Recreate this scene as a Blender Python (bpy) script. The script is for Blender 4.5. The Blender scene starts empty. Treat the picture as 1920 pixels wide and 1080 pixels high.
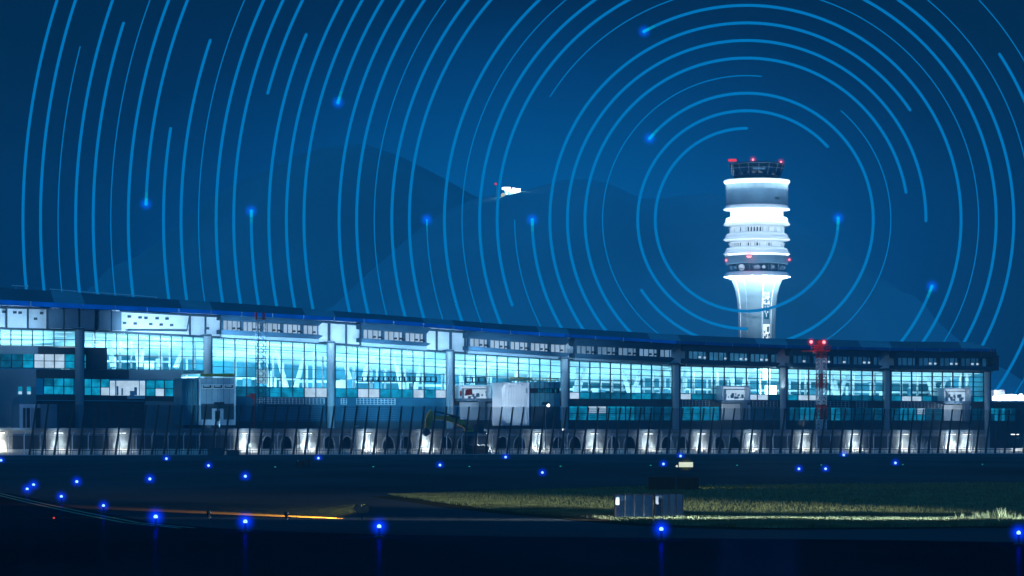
import bpy, math, random
from mathutils import Vector, Matrix
R = random.Random(11)
C = bpy.context.scene.collection
sc = bpy.context.scene
PI = math.pi
F = 6000.0       # focal length in photo pixels
HX, HY = 960.0, 830.0   # principal column, horizon row
EYE = 2.6        # eye height, metres

# ------------------------------------------------------------------ helpers
def W(px, py, Y): return Vector(((px-HX)/F*Y, Y, EYE-(py-HY)/F*Y))
def G(px, py, z=0.0):
    Y = (EYE-z)*F/(py-HY); return Vector(((px-HX)/F*Y, Y, z))
def lin(c):
    c = c/255.0
    return c/12.92 if c <= .04045 else ((c+.055)/1.055)**2.4
def rgb(r, g, b): return (lin(r), lin(g), lin(b), 1)
def interp(x, pts):
    if x <= pts[0][0]:
        (a, b), (c, d) = pts[0], pts[1]
    elif x >= pts[-1][0]:
        (a, b), (c, d) = pts[-2], pts[-1]
    else:
        for i in range(len(pts)-1):
            if pts[i][0] <= x <= pts[i+1][0]:
                (a, b), (c, d) = pts[i], pts[i+1]; break
    return b+(d-b)*(x-a)/(c-a)

class MB:
    def __init__(s): s.v = []; s.f = []; s.c = []
    def add(s, vs, fs):
        n = len(s.v); s.c.append((n, len(s.f))); s.v += [tuple(v) for v in vs]; s.f += [tuple(i+n for i in f) for f in fs]
    def prism(s, a, b):
        n = len(a)
        s.add(list(a)+list(b), [tuple(range(n)), tuple(range(2*n-1, n-1, -1))]+[(i, i+n, (i+1) % n+n, (i+1) % n) for i in range(n)])
    def box(s, lo, hi):
        (x0, y0, z0), (x1, y1, z1) = lo, hi
        s.prism([(x0, y0, z0), (x1, y0, z0), (x1, y0, z1), (x0, y0, z1)], [(x0, y1, z0), (x1, y1, z0), (x1, y1, z1), (x0, y1, z1)])
    def tube(s, pts, r, n=6, caps=True):
        pts = [Vector(p) for p in pts]; rings = []
        for i, p in enumerate(pts):
            t = (pts[min(i+1, len(pts)-1)]-pts[max(i-1, 0)]).normalized()
            up = Vector((0, 1, 0)) if abs(t.y) < .9 else Vector((0, 0, 1))
            a = t.cross(up).normalized(); b = t.cross(a)
            rr = r[i] if isinstance(r, (list, tuple)) else r
            rings.append([p+a*(rr*math.cos(2*PI*k/n))+b*(rr*math.sin(2*PI*k/n)) for k in range(n)])
        vs = [v for q in rings for v in q]; fs = []
        for i in range(len(pts)-1):
            for k in range(n):
                fs.append((i*n+k, i*n+(k+1) % n, (i+1)*n+(k+1) % n, (i+1)*n+k))
        if caps:
            fs.append(tuple(range(n-1, -1, -1))); fs.append(tuple(range((len(pts)-1)*n, len(pts)*n)))
        s.add(vs, fs)
    def lathe(s, prof, c, n=48, cap=True):
        vs = []; fs = []
        for (r, z) in prof:
            for k in range(n):
                a = 2*PI*k/n; vs.append((c[0]+r*math.cos(a), c[1]+r*math.sin(a), c[2]+z))
        for i in range(len(prof)-1):
            for k in range(n):
                fs.append((i*n+k, i*n+(k+1) % n, (i+1)*n+(k+1) % n, (i+1)*n+k))
        if cap:
            fs.append(tuple(range(n-1, -1, -1))); fs.append(tuple(range((len(prof)-1)*n, len(prof)*n)))
        s.add(vs, fs)
    def ball(s, c, r, n=10, m=6, sz=1.0):
        prof = [(r*math.sin(PI*j/m) if 0 < j < m else r*.02, -r*sz*math.cos(PI*j/m)) for j in range(m+1)]
        s.lathe(prof, c, n)
    def each(s, name, mat, parent):
        """one object per added piece"""
        ends = s.c[1:]+[(len(s.v), len(s.f))]
        for (v0, f0), (v1, f1) in zip(s.c, ends):
            q = MB(); q.v = s.v[v0:v1]; q.f = [tuple(i-v0 for i in f) for f in s.f[f0:f1]]; q.build(name, mat, parent)
    def build(s, name, mat, parent=None, smooth=False, org=None):
        me = bpy.data.meshes.new(name)
        vs = s.v
        if org is not None: vs = [(a-org[0], b-org[1], c-org[2]) for a, b, c in vs]
        me.from_pydata(vs, [], s.f); me.update()
        if smooth:
            for p in me.polygons: p.use_smooth = True
        if mat is not None: me.materials.append(mat)
        o = bpy.data.objects.new(name, me); C.objects.link(o)
        if parent is not None: o.parent = parent
        elif org is not None: o.location = org
        return o
def tag(o, label=None, cat=None, group=None, kind=None):
    if label: o['label'] = label
    if cat: o['category'] = cat
    if group: o['group'] = group
    if kind: o['kind'] = kind
    return o
def empty(name, label, cat, group=None, loc=(0, 0, 0)):
    o = bpy.data.objects.new(name, None); o.empty_display_size = .5; C.objects.link(o); o.location = loc
    return tag(o, label, cat, group)
def lamp(name, kind, loc, power, col, parent=None, target=None, **k):
    d = bpy.data.lights.new(name, kind); d.energy = power; d.color = col
    for a, v in k.items(): setattr(d, a, v)
    o = bpy.data.objects.new(name, d); C.objects.link(o); o.location = loc
    if target is not None:
        o.rotation_euler = (Vector(target)-Vector(loc)).to_track_quat('-Z', 'Y').to_euler()
    if parent is not None:
        o.parent = parent; o.location = Vector(loc)-parent.location
    return o

# ------------------------------------------------------------------ materials
def newmat(name):
    m = bpy.data.materials.new(name); m.use_nodes = True
    nt = m.node_tree; nt.nodes.clear()
    return m, nt, nt.nodes.new('ShaderNodeOutputMaterial')
def paint(name, col, rough=.6, var=.12, scale=.3, spec=.3, metal=0, streak=False):
    m, nt, out = newmat(name)
    b = nt.nodes.new('ShaderNodeBsdfPrincipled'); b.inputs['Roughness'].default_value = rough
    b.inputs['Specular IOR Level'].default_value = spec; b.inputs['Metallic'].default_value = metal
    tc = nt.nodes.new('ShaderNodeNewGeometry'); no = nt.nodes.new('ShaderNodeTexNoise'); no.inputs['Scale'].default_value = scale
    no.inputs['Detail'].default_value = 5
    mp = nt.nodes.new('ShaderNodeMapping'); nt.links.new(tc.outputs['Position'], mp.inputs[0]); nt.links.new(mp.outputs[0], no.inputs[0])
    if streak: mp.inputs['Scale'].default_value = (1, 1, .15)
    r = nt.nodes.new('ShaderNodeValToRGB')
    r.color_ramp.elements[0].position = .3; r.color_ramp.elements[1].position = .7
    r.color_ramp.elements[0].color = [c*(1-var) for c in col[:3]]+[1]; r.color_ramp.elements[1].color = [min(1, c*(1+var)) for c in col[:3]]+[1]
    nt.links.new(no.outputs[0], r.inputs[0]); nt.links.new(r.outputs[0], b.inputs['Base Color']); nt.links.new(b.outputs[0], out.inputs[0])
    return m
def glow(name, col, s=1.0, sample=True, var=0, scale=1):
    m, nt, out = newmat(name)
    e = nt.nodes.new('ShaderNodeEmission'); e.inputs[0].default_value = col; e.inputs[1].default_value = s
    if var:
        g = nt.nodes.new('ShaderNodeNewGeometry'); no = nt.nodes.new('ShaderNodeTexNoise'); no.inputs['Scale'].default_value = scale
        mr = nt.nodes.new('ShaderNodeMapRange'); mr.inputs[1].default_value = .3; mr.inputs[2].default_value = .7
        mr.inputs[3].default_value = s*(1-var); mr.inputs[4].default_value = s*(1+var)
        nt.links.new(g.outputs['Position'], no.inputs[0]); nt.links.new(no.outputs[0], mr.inputs[0]); nt.links.new(mr.outputs[0], e.inputs[1])
    nt.links.new(e.outputs[0], out.inputs[0])
    if not sample: m.cycles.emission_sampling = 'NONE'
    return m
def sheer(name, tint, cover, col, rough=.5):
    """partly see-through sheet: woven mesh or window glass"""
    m, nt, out = newmat(name)
    t = nt.nodes.new('ShaderNodeBsdfTransparent'); t.inputs[0].default_value = tint
    d = nt.nodes.new('ShaderNodeBsdfPrincipled'); d.inputs['Base Color'].default_value = col; d.inputs['Roughness'].default_value = rough
    mx = nt.nodes.new('ShaderNodeMixShader'); mx.inputs[0].default_value = cover
    nt.links.new(t.outputs[0], mx.inputs[1]); nt.links.new(d.outputs[0], mx.inputs[2]); nt.links.new(mx.outputs[0], out.inputs[0])
    return m
HALO = {}
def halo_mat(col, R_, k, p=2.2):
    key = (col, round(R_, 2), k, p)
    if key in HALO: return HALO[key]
    m, nt, out = newmat('halo_glow')  # emissive volume ball standing in for lens glow round lamps and arc tips
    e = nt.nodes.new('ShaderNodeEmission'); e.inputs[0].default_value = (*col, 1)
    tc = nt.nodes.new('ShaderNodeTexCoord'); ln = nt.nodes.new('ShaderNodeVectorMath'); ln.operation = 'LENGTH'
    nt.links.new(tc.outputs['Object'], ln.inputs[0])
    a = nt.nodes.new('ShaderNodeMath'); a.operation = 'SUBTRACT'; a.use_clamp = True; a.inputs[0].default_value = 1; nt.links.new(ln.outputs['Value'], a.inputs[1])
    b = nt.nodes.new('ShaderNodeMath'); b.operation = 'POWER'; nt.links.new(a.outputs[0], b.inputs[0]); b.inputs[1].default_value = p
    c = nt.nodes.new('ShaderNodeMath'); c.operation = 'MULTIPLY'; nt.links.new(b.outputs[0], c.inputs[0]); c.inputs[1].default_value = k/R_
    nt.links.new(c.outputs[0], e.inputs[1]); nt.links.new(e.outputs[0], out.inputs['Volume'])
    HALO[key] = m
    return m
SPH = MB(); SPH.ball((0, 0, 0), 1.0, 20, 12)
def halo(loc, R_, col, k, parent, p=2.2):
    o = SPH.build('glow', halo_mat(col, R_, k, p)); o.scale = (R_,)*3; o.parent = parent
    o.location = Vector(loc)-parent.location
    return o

M = {}
M['white_panel'] = paint('white_panel', (.72, .78, .84), .5, .06, .4)
M['blue_grey'] = paint('blue_grey', (.10, .17, .24), .5, .15, .3)
M['dark_metal'] = paint('dark_metal', (.035, .05, .07), .5, .3, .5)
M['frame_metal'] = paint('frame_metal', (.03, .07, .11), .45, .2, .8)
M['roof_dark'] = paint('roof_dark', (.035, .055, .085), .6, .2, .15)
M['hood_paint'] = paint('hood_paint', (.012, .055, .10), .6, .2, .3)
M['spandrel'] = paint('spandrel', (.03, .15, .24), .7, .15, .3)
M['roof_pale'] = paint('roof_pale', (.13, .20, .24), .6, .2, .15)
M['concrete'] = paint('concrete', (.34, .38, .40), .8, .18, .25, streak=True)
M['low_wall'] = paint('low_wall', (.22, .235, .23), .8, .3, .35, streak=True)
M['wall_blue'] = paint('wall_blue', (.16, .24, .30), .7, .2, .2, streak=True)
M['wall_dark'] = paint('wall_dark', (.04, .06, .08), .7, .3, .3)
M['col_grey'] = paint('col_grey', (.33, .40, .45), .6, .15, .2, streak=True)
M['white_steel'] = paint('white_steel', (.8, .85, .88), .4, .05, .5)
M['teal_wall'] = paint('teal_wall', (.09, .38, .50), .6, .35, .22)
M['hall_floor'] = paint('hall_floor', (.3, .45, .5), .4, .1, .5)
M['hall_ceiling'] = paint('hall_ceiling', (.62, .82, .88), .6, .12, .25)
M['corrugated'] = paint('corrugated', (.5, .58, .62), .5, .12, .6, streak=True)
M['grey_panel'] = paint('grey_panel', (.3, .42, .52), .5, .1, .5)
M['teal_panel'] = paint('teal_panel', (.06, .22, .3), .5, .2, .5)
M['yellow'] = paint('yellow', (.45, .36, .05), .5, .2, .8)
M['digger'] = paint('digger', (.92, .42, .07), .6, .35, .5)
M['red'] = paint('red', (.5, .03, .02), .5, .2, .8)
M['mast_white'] = paint('mast_white', (.75, .74, .72), .5, .1, .8)
M['black'] = paint('black', (.012, .014, .018), .5, .2, 1)
M['fence_post'] = paint('fence_post', (.010, .014, .02), .5, .3, .5)
M['sign_back'] = paint('sign_back', (.16, .21, .28), .5, .2, 2)
M['white_plate'] = paint('white_plate', (.8, .82, .85), .5, .05, 3)
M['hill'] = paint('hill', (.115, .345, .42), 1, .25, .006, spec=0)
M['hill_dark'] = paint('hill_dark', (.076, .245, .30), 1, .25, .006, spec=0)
M['soil'] = paint('soil', (.03, .028, .02), 1, .4, 2, spec=0)
M['glass'] = sheer('glass', (.78, .97, 1, 1), .10, (.02, .10, .14, 1), .12)
M['mesh_fabric'] = sheer('mesh_fabric', (.66, .74, .80, 1), .20, (.02, .05, .08, 1), .9)
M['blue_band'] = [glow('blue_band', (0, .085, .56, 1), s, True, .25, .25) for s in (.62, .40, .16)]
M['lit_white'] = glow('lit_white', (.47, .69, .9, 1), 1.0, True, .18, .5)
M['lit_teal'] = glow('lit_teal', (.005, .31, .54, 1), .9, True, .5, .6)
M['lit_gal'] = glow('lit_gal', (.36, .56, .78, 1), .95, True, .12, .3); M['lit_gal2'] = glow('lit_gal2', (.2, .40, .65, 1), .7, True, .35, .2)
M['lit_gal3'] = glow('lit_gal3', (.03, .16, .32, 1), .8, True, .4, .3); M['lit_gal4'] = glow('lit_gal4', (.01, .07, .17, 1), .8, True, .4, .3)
M['lit_dim'] = glow('lit_dim', (.005, .17, .34, 1), .6, True, .5, .6)
M['lit_deep'] = glow('lit_deep', (.0, .07, .16, 1), .6, True, .5, .6)
M['strip_light'] = glow('strip_light', (.58, .84, 1, 1), 1.6, True)
M['lamp_white'] = glow('lamp_white', (.9, .97, 1, 1), 9)
M['tower_window'] = glow('tower_window', (.75, .92, 1, 1), 1.5, True, .4, .8)
M['cove'] = glow('cove', (.8, .93, 1, 1), 5)
M['red_lamp'] = glow('red_lamp', (1, .25, .28, 1), 3)
M['red_dim'] = glow('red_dim', (1, .06, .10, 1), .9)
M['blue_core'] = glow('blue_core', (.35, .72, 1, 1), 1.5, False)
M['green_core'] = glow('green_core', (.02, .55, .4, 1), .8, False)
M['sign_face'] = glow('sign_face', (.75, .85, .7, 1), .9)
M['arc'] = glow('arc', rgb(0, 113, 180), 1.17, False)
M['arc_tip'] = glow('arc_tip', rgb(0, 178, 205), 1, False)

# ------------------------------------------------------------------ world, camera
w = bpy.data.worlds.new("World"); sc.world = w; w.use_nodes = True
nt = w.node_tree; nt.nodes.clear()
out = nt.nodes.new('ShaderNodeOutputWorld'); bg = nt.nodes.new('ShaderNodeBackground')
tc = nt.nodes.new('ShaderNodeTexCoord')
sub = nt.nodes.new('ShaderNodeVectorMath'); sub.operation = 'SUBTRACT'
g0 = Vector(((1000-HX)/F, 1, (HY-560)/F)).normalized(); sub.inputs[1].default_value = g0
nt.links.new(tc.outputs['Generated'], sub.inputs[0])
mul = nt.nodes.new('ShaderNodeVectorMath'); mul.operation = 'MULTIPLY'; mul.inputs[1].default_value = (1/.205, .6, 1/.122)
nt.links.new(sub.outputs[0], mul.inputs[0])
ln = nt.nodes.new('ShaderNodeVectorMath'); ln.operation = 'LENGTH'; nt.links.new(mul.outputs[0], ln.inputs[0])
no = nt.nodes.new('ShaderNodeTexNoise'); no.inputs['Scale'].default_value = 14; nt.links.new(tc.outputs['Generated'], no.inputs[0])
ma = nt.nodes.new('ShaderNodeMath'); ma.operation = 'MULTIPLY_ADD'; ma.inputs[1].default_value = .10; nt.links.new(no.outputs[0], ma.inputs[0]); nt.links.new(ln.outputs['Value'], ma.inputs[2])
mr = nt.nodes.new('ShaderNodeMapRange'); mr.inputs[2].default_value = 4.0; nt.links.new(ma.outputs[0], mr.inputs[0])
rp = nt.nodes.new('ShaderNodeValToRGB'); nt.links.new(mr.outputs[0], rp.inputs[0])
el = rp.color_ramp.elements
el[0].position = 0; el[0].color = rgb(0, 97, 164)
el[1].position = .09; el[1].color = rgb(0, 86, 151)
for p, c in ((.15, rgb(0, 56, 109)), (.20, rgb(0, 22, 56)), (.25, rgb(0, 8, 28)), (.36, rgb(0, 2, 12)), (.48, rgb(0, 4, 18)), (.62, (.0, .03, .10, 1)), (1, (.006, .20, .55, 1))):
    e = el.new(p); e.color = c
nt.links.new(rp.outputs[0], bg.inputs[0]); bg.inputs[1].default_value = 1.0
nt.links.new(bg.outputs[0], out.inputs[0])

cam = bpy.data.cameras.new('camera'); co = bpy.data.objects.new('camera', cam); C.objects.link(co)
co.location = (0, 0, EYE); co.rotation_euler = (PI/2, 0, 0)
cam.sensor_width = 36; cam.lens = 36*F/1920; cam.shift_y = (HY-540)/1920; cam.clip_start = .5; cam.clip_end = 30000
sc.camera = co
sc.view_settings.view_transform = 'Standard'; sc.view_settings.look = 'None'; sc.view_settings.gamma = 1; sc.view_settings.exposure = 0
sc.cycles.use_denoising = True; sc.cycles.max_bounces = 6; sc.cycles.transparent_max_bounces = 16
sc.cycles.diffuse_bounces = 3; sc.cycles.glossy_bounces = 3; sc.cycles.sample_clamp_indirect = 4
sc.cycles.volume_step_rate = 1; sc.cycles.caustics_reflective = False
lamp('fill_sun', 'SUN', (-300, -400, 190), .22, (.34, .70, 1), target=(0, 700, 0), angle=math.radians(.5))  # added dim sun lamp that fills the facade from behind the camera

# ------------------------------------------------------------------ ground
def ground_mat(name, col, gl, rough, scale, tint=(.5, .7, 1)):
    m, nt, out = newmat(name)
    d = nt.nodes.new('ShaderNodeBsdfDiffuse'); g = nt.nodes.new('ShaderNodeBsdfGlossy'); mx = nt.nodes.new('ShaderNodeMixShader')
    ge = nt.nodes.new('ShaderNodeNewGeometry'); no = nt.nodes.new('ShaderNodeTexNoise'); no.inputs['Scale'].default_value = scale; no.inputs['Detail'].default_value = 6
    mp = nt.nodes.new('ShaderNodeMapping'); mp.inputs['Scale'].default_value = (1, .25, 1)
    nt.links.new(ge.outputs['Position'], mp.inputs[0]); nt.links.new(mp.outputs[0], no.inputs[0])
    r = nt.nodes.new('ShaderNodeValToRGB'); r.color_ramp.elements[0].color = [c*.6 for c in col]+[1]; r.color_ramp.elements[1].color = [c*1.4 for c in col]+[1]
    r.color_ramp.elements[0].position = .3; r.color_ramp.elements[1].position = .7
    nt.links.new(no.outputs[0], r.inputs[0]); nt.links.new(r.outputs[0], d.inputs[0])
    g.inputs['Roughness'].default_value = rough; g.inputs['Color'].default_value = (*tint, 1)
    mr = nt.nodes.new('ShaderNodeMapRange'); mr.inputs[1].default_value = .3; mr.inputs[2].default_value = .7; mr.inputs[3].default_value = gl*.6; mr.inputs[4].default_value = gl*1.4
    nt.links.new(no.outputs[0], mr.inputs[0]); nt.links.new(mr.outputs[0], mx.inputs[0])
    nt.links.new(d.outputs[0], mx.inputs[1]); nt.links.new(g.outputs[0], mx.inputs[2]); nt.links.new(mx.outputs[0], out.inputs[0])
    return m
M['apron'] = ground_mat('apron_asphalt', (.036, .040, .044), .012, .30, .05)
M['taxi'] = ground_mat('taxiway_asphalt', (.014, .017, .020), .008, .16, .08, (.04, .14, 1))
mb = MB(); mb.add([(-9000, -300, 0), (9000, -300, 0), (9000, 12000, 0), (-9000, 12000, 0)], [(0, 1, 2, 3)])
tag(mb.build('ground', M['apron']), kind='structure')
EDGE = [(-500, 905), (-120, 915), (20, 925), (110, 945), (194, 962), (292, 980), (400, 990), (520, 996), (711, 1002), (960, 1006), (1240, 1009), (1600, 1012), (1910, 1017), (2300, 1024)]
mb = MB(); e3 = [G(x, y) for x, y in EDGE]
pts = [(v.x, v.y, .004) for v in e3]+[(60, -40, .004), (-60, -40, .004)]
mb.add(pts, [tuple(range(len(pts)))])
tag(mb.build('taxiway', M['taxi']), kind='structure')
M['line'] = paint('line_paint', (.16, .15, .07), .6, .3, 2)
mb = MB()
for off in (0.0, .45):
    for i in range(2, 6):
        a, b = e3[i], e3[i+1]; t = (b-a).normalized(); n_ = Vector((-t.y, t.x, 0))
        q = [a-n_*(.5+off), b-n_*(.5+off), b-n_*(.65+off), a-n_*(.65+off)]
        mb.add([(v.x, v.y, .008) for v in q], [(0, 1, 2, 3)])
tag(mb.build('taxiway_marking', M['line']), kind='structure')

# ------------------------------------------------------------------ terminal frame
class Frame:
    X0, Y0, dX, dY = -93.15, 690.0, 26.37, 12.85
    L = math.hypot(26.37, 12.85)
    ux = Vector((dX/L, dY/L, 0)); n = Vector((dY/L, -dX/L, 0))
T = Frame
def pt(px, py, w=0.0):
    """point on the vertical plane w metres in front of the facade"""
    q = (px-HX)/F; ox = T.X0+w*T.n.x; oy = T.Y0+w*T.n.y
    u = (q*oy-ox)/(T.dX-q*T.dY)
    X = ox+u*T.dX; Y = oy+u*T.dY
    return Vector((X, Y, EYE-(py-HY)/F*Y))
def ptz(px, z, w=0.0):
    p = pt(px, HY, w); p.z = z; return p
def pyz(px, z, w=0.0):
    p = pt(px, HY, w); return HY-(z-EYE)*F/p.y
def plate(mb, poly, w, th):
    a = [pt(x, y, w) for x, y in poly]; b = [p-T.n*th for p in a]
    mb.prism(a, b)
def rect(mb, x0, y0, x1, y1, w, th): plate(mb, [(x0, y0), (x1, y0), (x1, y1), (x0, y1)], w, th)
def bar(mb, p, q, r, w0, w1=None, n=5):
    mb.tube([pt(*p, w0), pt(*q, w0 if w1 is None else w1)], r, n)
def strip(mb, xs, top, bot, w, th):
    for a, b in zip(xs[:-1], xs[1:]):
        plate(mb, [(a, top(a)), (b, top(b)), (b, bot(b)), (a, bot(a))], w, th)

COLS = [(150+247.2*n)/(1+.01862*n) for n in range(-1, 9)]   # -1..8
COL = COLS[1:]
roof_top = lambda x: interp(x, [(-300, 525), (0, 539), (150, 549), (250, 557), (388, 565), (520, 574), (640, 584), (845, 600), (960, 609), (1060, 615), (1160, 621), (1280, 628), (1410, 633.5), (1600, 638), (1663, 640), (1800, 641), (1870, 642)])
blue_top = lambda x: interp(x, [(-300, 540), (0, 562), (150, 570), (250, 574), (388, 581), (500, 587), (640, 595), (750, 601.5), (845, 610), (960, 620), (1060, 626), (1160, 632), (1270, 639), (1468, 647), (1663, 652), (1870, 654)])
blue_bot = lambda x: blue_top(x)+interp(x, [(0, 9), (400, 7.5), (1000, 6), (1800, 5)])
gal_top = lambda x: interp(x, [(-300, 557), (0, 577), (150, 580), (250, 585), (388, 593), (500, 598), (618, 605), (845, 622), (1060, 637), (1270, 649), (1468, 659), (1663, 666), (1870, 669)])
glass_top = lambda x: interp(x, [(-300, 605), (0, 617), (150, 620), (250, 625), (388, 632), (500, 638), (618, 645), (845, 661), (1060, 675), (1270, 686), (1468, 691), (1663, 696), (1870, 699)])
glass_bot = lambda x: interp(x, [(-300, 738), (0, 740), (640, 745.5), (845, 746.5), (1060, 748), (1270, 749), (1468, 750.5), (1663, 752), (1870, 753.5)])
win_top = lambda x: -1.3+interp(x, [(417, 601), (597, 612), (680, 618), (798, 627), (876, 634.5), (960, 641), (1045, 647), (1085, 649), (1250, 657), (1330, 661), (1450, 666), (1500, 668), (1640, 671), (1700, 672), (1870, 673.5)])
win_bot = lambda x: 1.0+interp(x, [(415, 617), (595, 626), (680, 633), (798, 641), (876, 647.5), (960, 654), (1045, 659), (1085, 662), (1250, 668), (1330, 674), (1450, 678), (1500, 680), (1640, 683), (1700, 684), (1870, 686)])
fas_bot = lambda x: interp(x, [(415, 626), (598, 635), (678, 641), (800, 649), (876, 656), (960, 662), (1060, 669), (1085, 671), (1250, 678), (1330, 684), (1450, 687), (1500, 688), (1640, 691), (1700, 692), (1870, 694)])

term = empty('terminal_building', 'long glass airport terminal glowing cyan from within, dark sloping roof above', 'terminal', loc=(0, 0, 0))
XE = 1852
# roof: dark sloping bays with paler trapezoids over the columns
def roof_piece(x0t, x1t, x0b, x1b, mat):
    m = MB(); k = 4
    for i in range(k):
        a, b = i/k, (i+1)/k
        ta, tb = x0t+(x1t-x0t)*a, x0t+(x1t-x0t)*b; ba, bb = x0b+(x1b-x0b)*a, x0b+(x1b-x0b)*b
        A, B = pt(ta, roof_top(ta), -4), pt(tb, roof_top(tb), -4)
        Cc, D = pt(bb, blue_top(bb)+.5, 5), pt(ba, blue_top(ba)+.5, 5)
        dn = Vector((0, 0, -.15))
        m.prism([A, B, Cc, D], [A+dn, B+dn, Cc+dn, D+dn])
        m.prism([A, B, B-T.n*42-Vector((0, 0, 3)), A-T.n*42-Vector((0, 0, 3))], [p+dn for p in (A, B, B-T.n*42-Vector((0, 0, 3)), A-T.n*42-Vector((0, 0, 3)))])
    m.build('roof_panel', mat, term)
prev = -260
for c in COL:
    a, b = c-55, c+2
    roof_piece(prev, a, prev+7 if prev > -200 else prev, a+7, M['roof_dark'])
    if c < 1800: roof_piece(a, b, a+7, b+8, M['roof_pale'])
    prev = b
roof_piece(COL[-1]-55, 1822, COL[-1]-48, 1862, M['roof_pale'])
# ridge rail: thin pale line along the left roof ridge
m = MB()
for a, b in ((22, 54), (94, 188), (188, 296)):
    bar(m, (a, roof_top(a)-3.2 if a > 60 else roof_top(a)-5), (b, roof_top(b)-2 if b > 60 else roof_top(b)-5.5), .10, -3)
for a in (30, 50, 100, 140, 186, 240, 292): bar(m, (a, roof_top(a)+1), (a, roof_top(a)-3.5), .05, -3.2)
m.build('roof_rail', M['white_steel'], term)
# blue lit band under the roof edge
for i in range(-1, 9):
    x0 = COLS[i+1] if i >= 0 else -260; x1 = COLS[i+2] if i < 8 else 1866
    xs = [x0+(x1-x0)*k/4 for k in range(5)]
    m = MB(); strip(m, xs, blue_top, blue_bot, 5.4, .4)
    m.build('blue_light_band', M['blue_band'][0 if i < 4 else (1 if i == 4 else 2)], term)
    m = MB()
    for k in range(4):
        x = x0+(x1-x0)*(k+.1)/4; bar(m, (x, blue_top(x)), (x, blue_bot(x)+2), .09, 5.6)
    m.build('band_bracket', M['roof_pale'], term)
# gallery wall (white panels) with posts and rails, per bay
for i in range(-1, 8):
    x0 = COLS[i+1] if i >= 0 else -260; x1 = COLS[i+2]
    xs = [x0+(x1-x0)*k/4 for k in range(5)]
    m = MB(); strip(m, xs, lambda x: gal_top(x)-5, lambda x: glass_top(x)-3, 1.0, .5)
    m.build('gallery_wall', M['white_panel'] if i != 0 and i >= 0 else M['white_panel'], term)
    m = MB(); strip(m, xs, lambda x: glass_top(x)-4, lambda x: glass_top(x)+.8, .5, 2.5)
    m.build('soffit_beam', M['frame_metal'], term)
m = MB(); rect(m, 1852, 672, 1868, 694, 1.0, 20); m.build('gallery_end', M['blue_grey'], term)
# dark plates stand in for the shadow across the far-left gallery
for a, b in ((92, 119), (122, 147), (151, 177), (186, 208), (210, 228)):
    m = MB(); plate(m, [(a, gal_top(a)), (b, gal_top(b)), (b, glass_top(b)-4), (a, glass_top(a)-4)], 3.2, .3)
    m.build('shade_plate', M['blue_grey'], term)
m = MB()
for x in (13, 53, 90, 120, 149, 181, 209, 357, 386, 418, 618, 650, 677, 820, 846, 873):
    wd = 1.6 if x in (181, 149, 90, 846, 618) else 1.0
    rect(m, x-wd, gal_top(x)-2, x+wd, glass_top(x)-2, 1.9, .6)
m.each('gallery_post', M['frame_metal'], term)
m = MB()
for x0, x1 in ((0, 92), (225, 417), (600, 678), (800, 880)):
    for k in range(4):
        pass
    m.tube([pt(x0+(x1-x0)*k/4, gal_top(x0+(x1-x0)*k/4)-1, 2.2) for k in range(5)], .28, 4)
m.tube([pt(240, glass_top(240)-6, 2.2), pt(350, glass_top(350)-10, 2.2), pt(356, gal_top(356), 2.2)], .2, 5)
m.each('gallery_rail', M['frame_metal'], term)
# small vents on the white gallery panels
VENT = [(8, 584.5), (28, 585.5), (38, 586), (78.5, 587), (67, 597.5), (243, 593.5), (263, 595), (274, 596), (295, 596.7), (313.5, 597.3), (254, 606.5), (283, 607.5), (302.5, 608.5), (322, 609.3), (234, 605.5), (389.5, 615.5),
        (753.5+0, 627), (1055.5, 656.5), (1073, 647), (1481, 664)]
for x, y in VENT:
    m = MB(); rect(m, x-3.1, y-2.2, x-.3, y+2.4, 1.25, .2); rect(m, x+.3, y-2.2, x+3.1, y+2.4, 1.25, .2)
    m.build('vent', M['frame_metal'], term)
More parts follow.
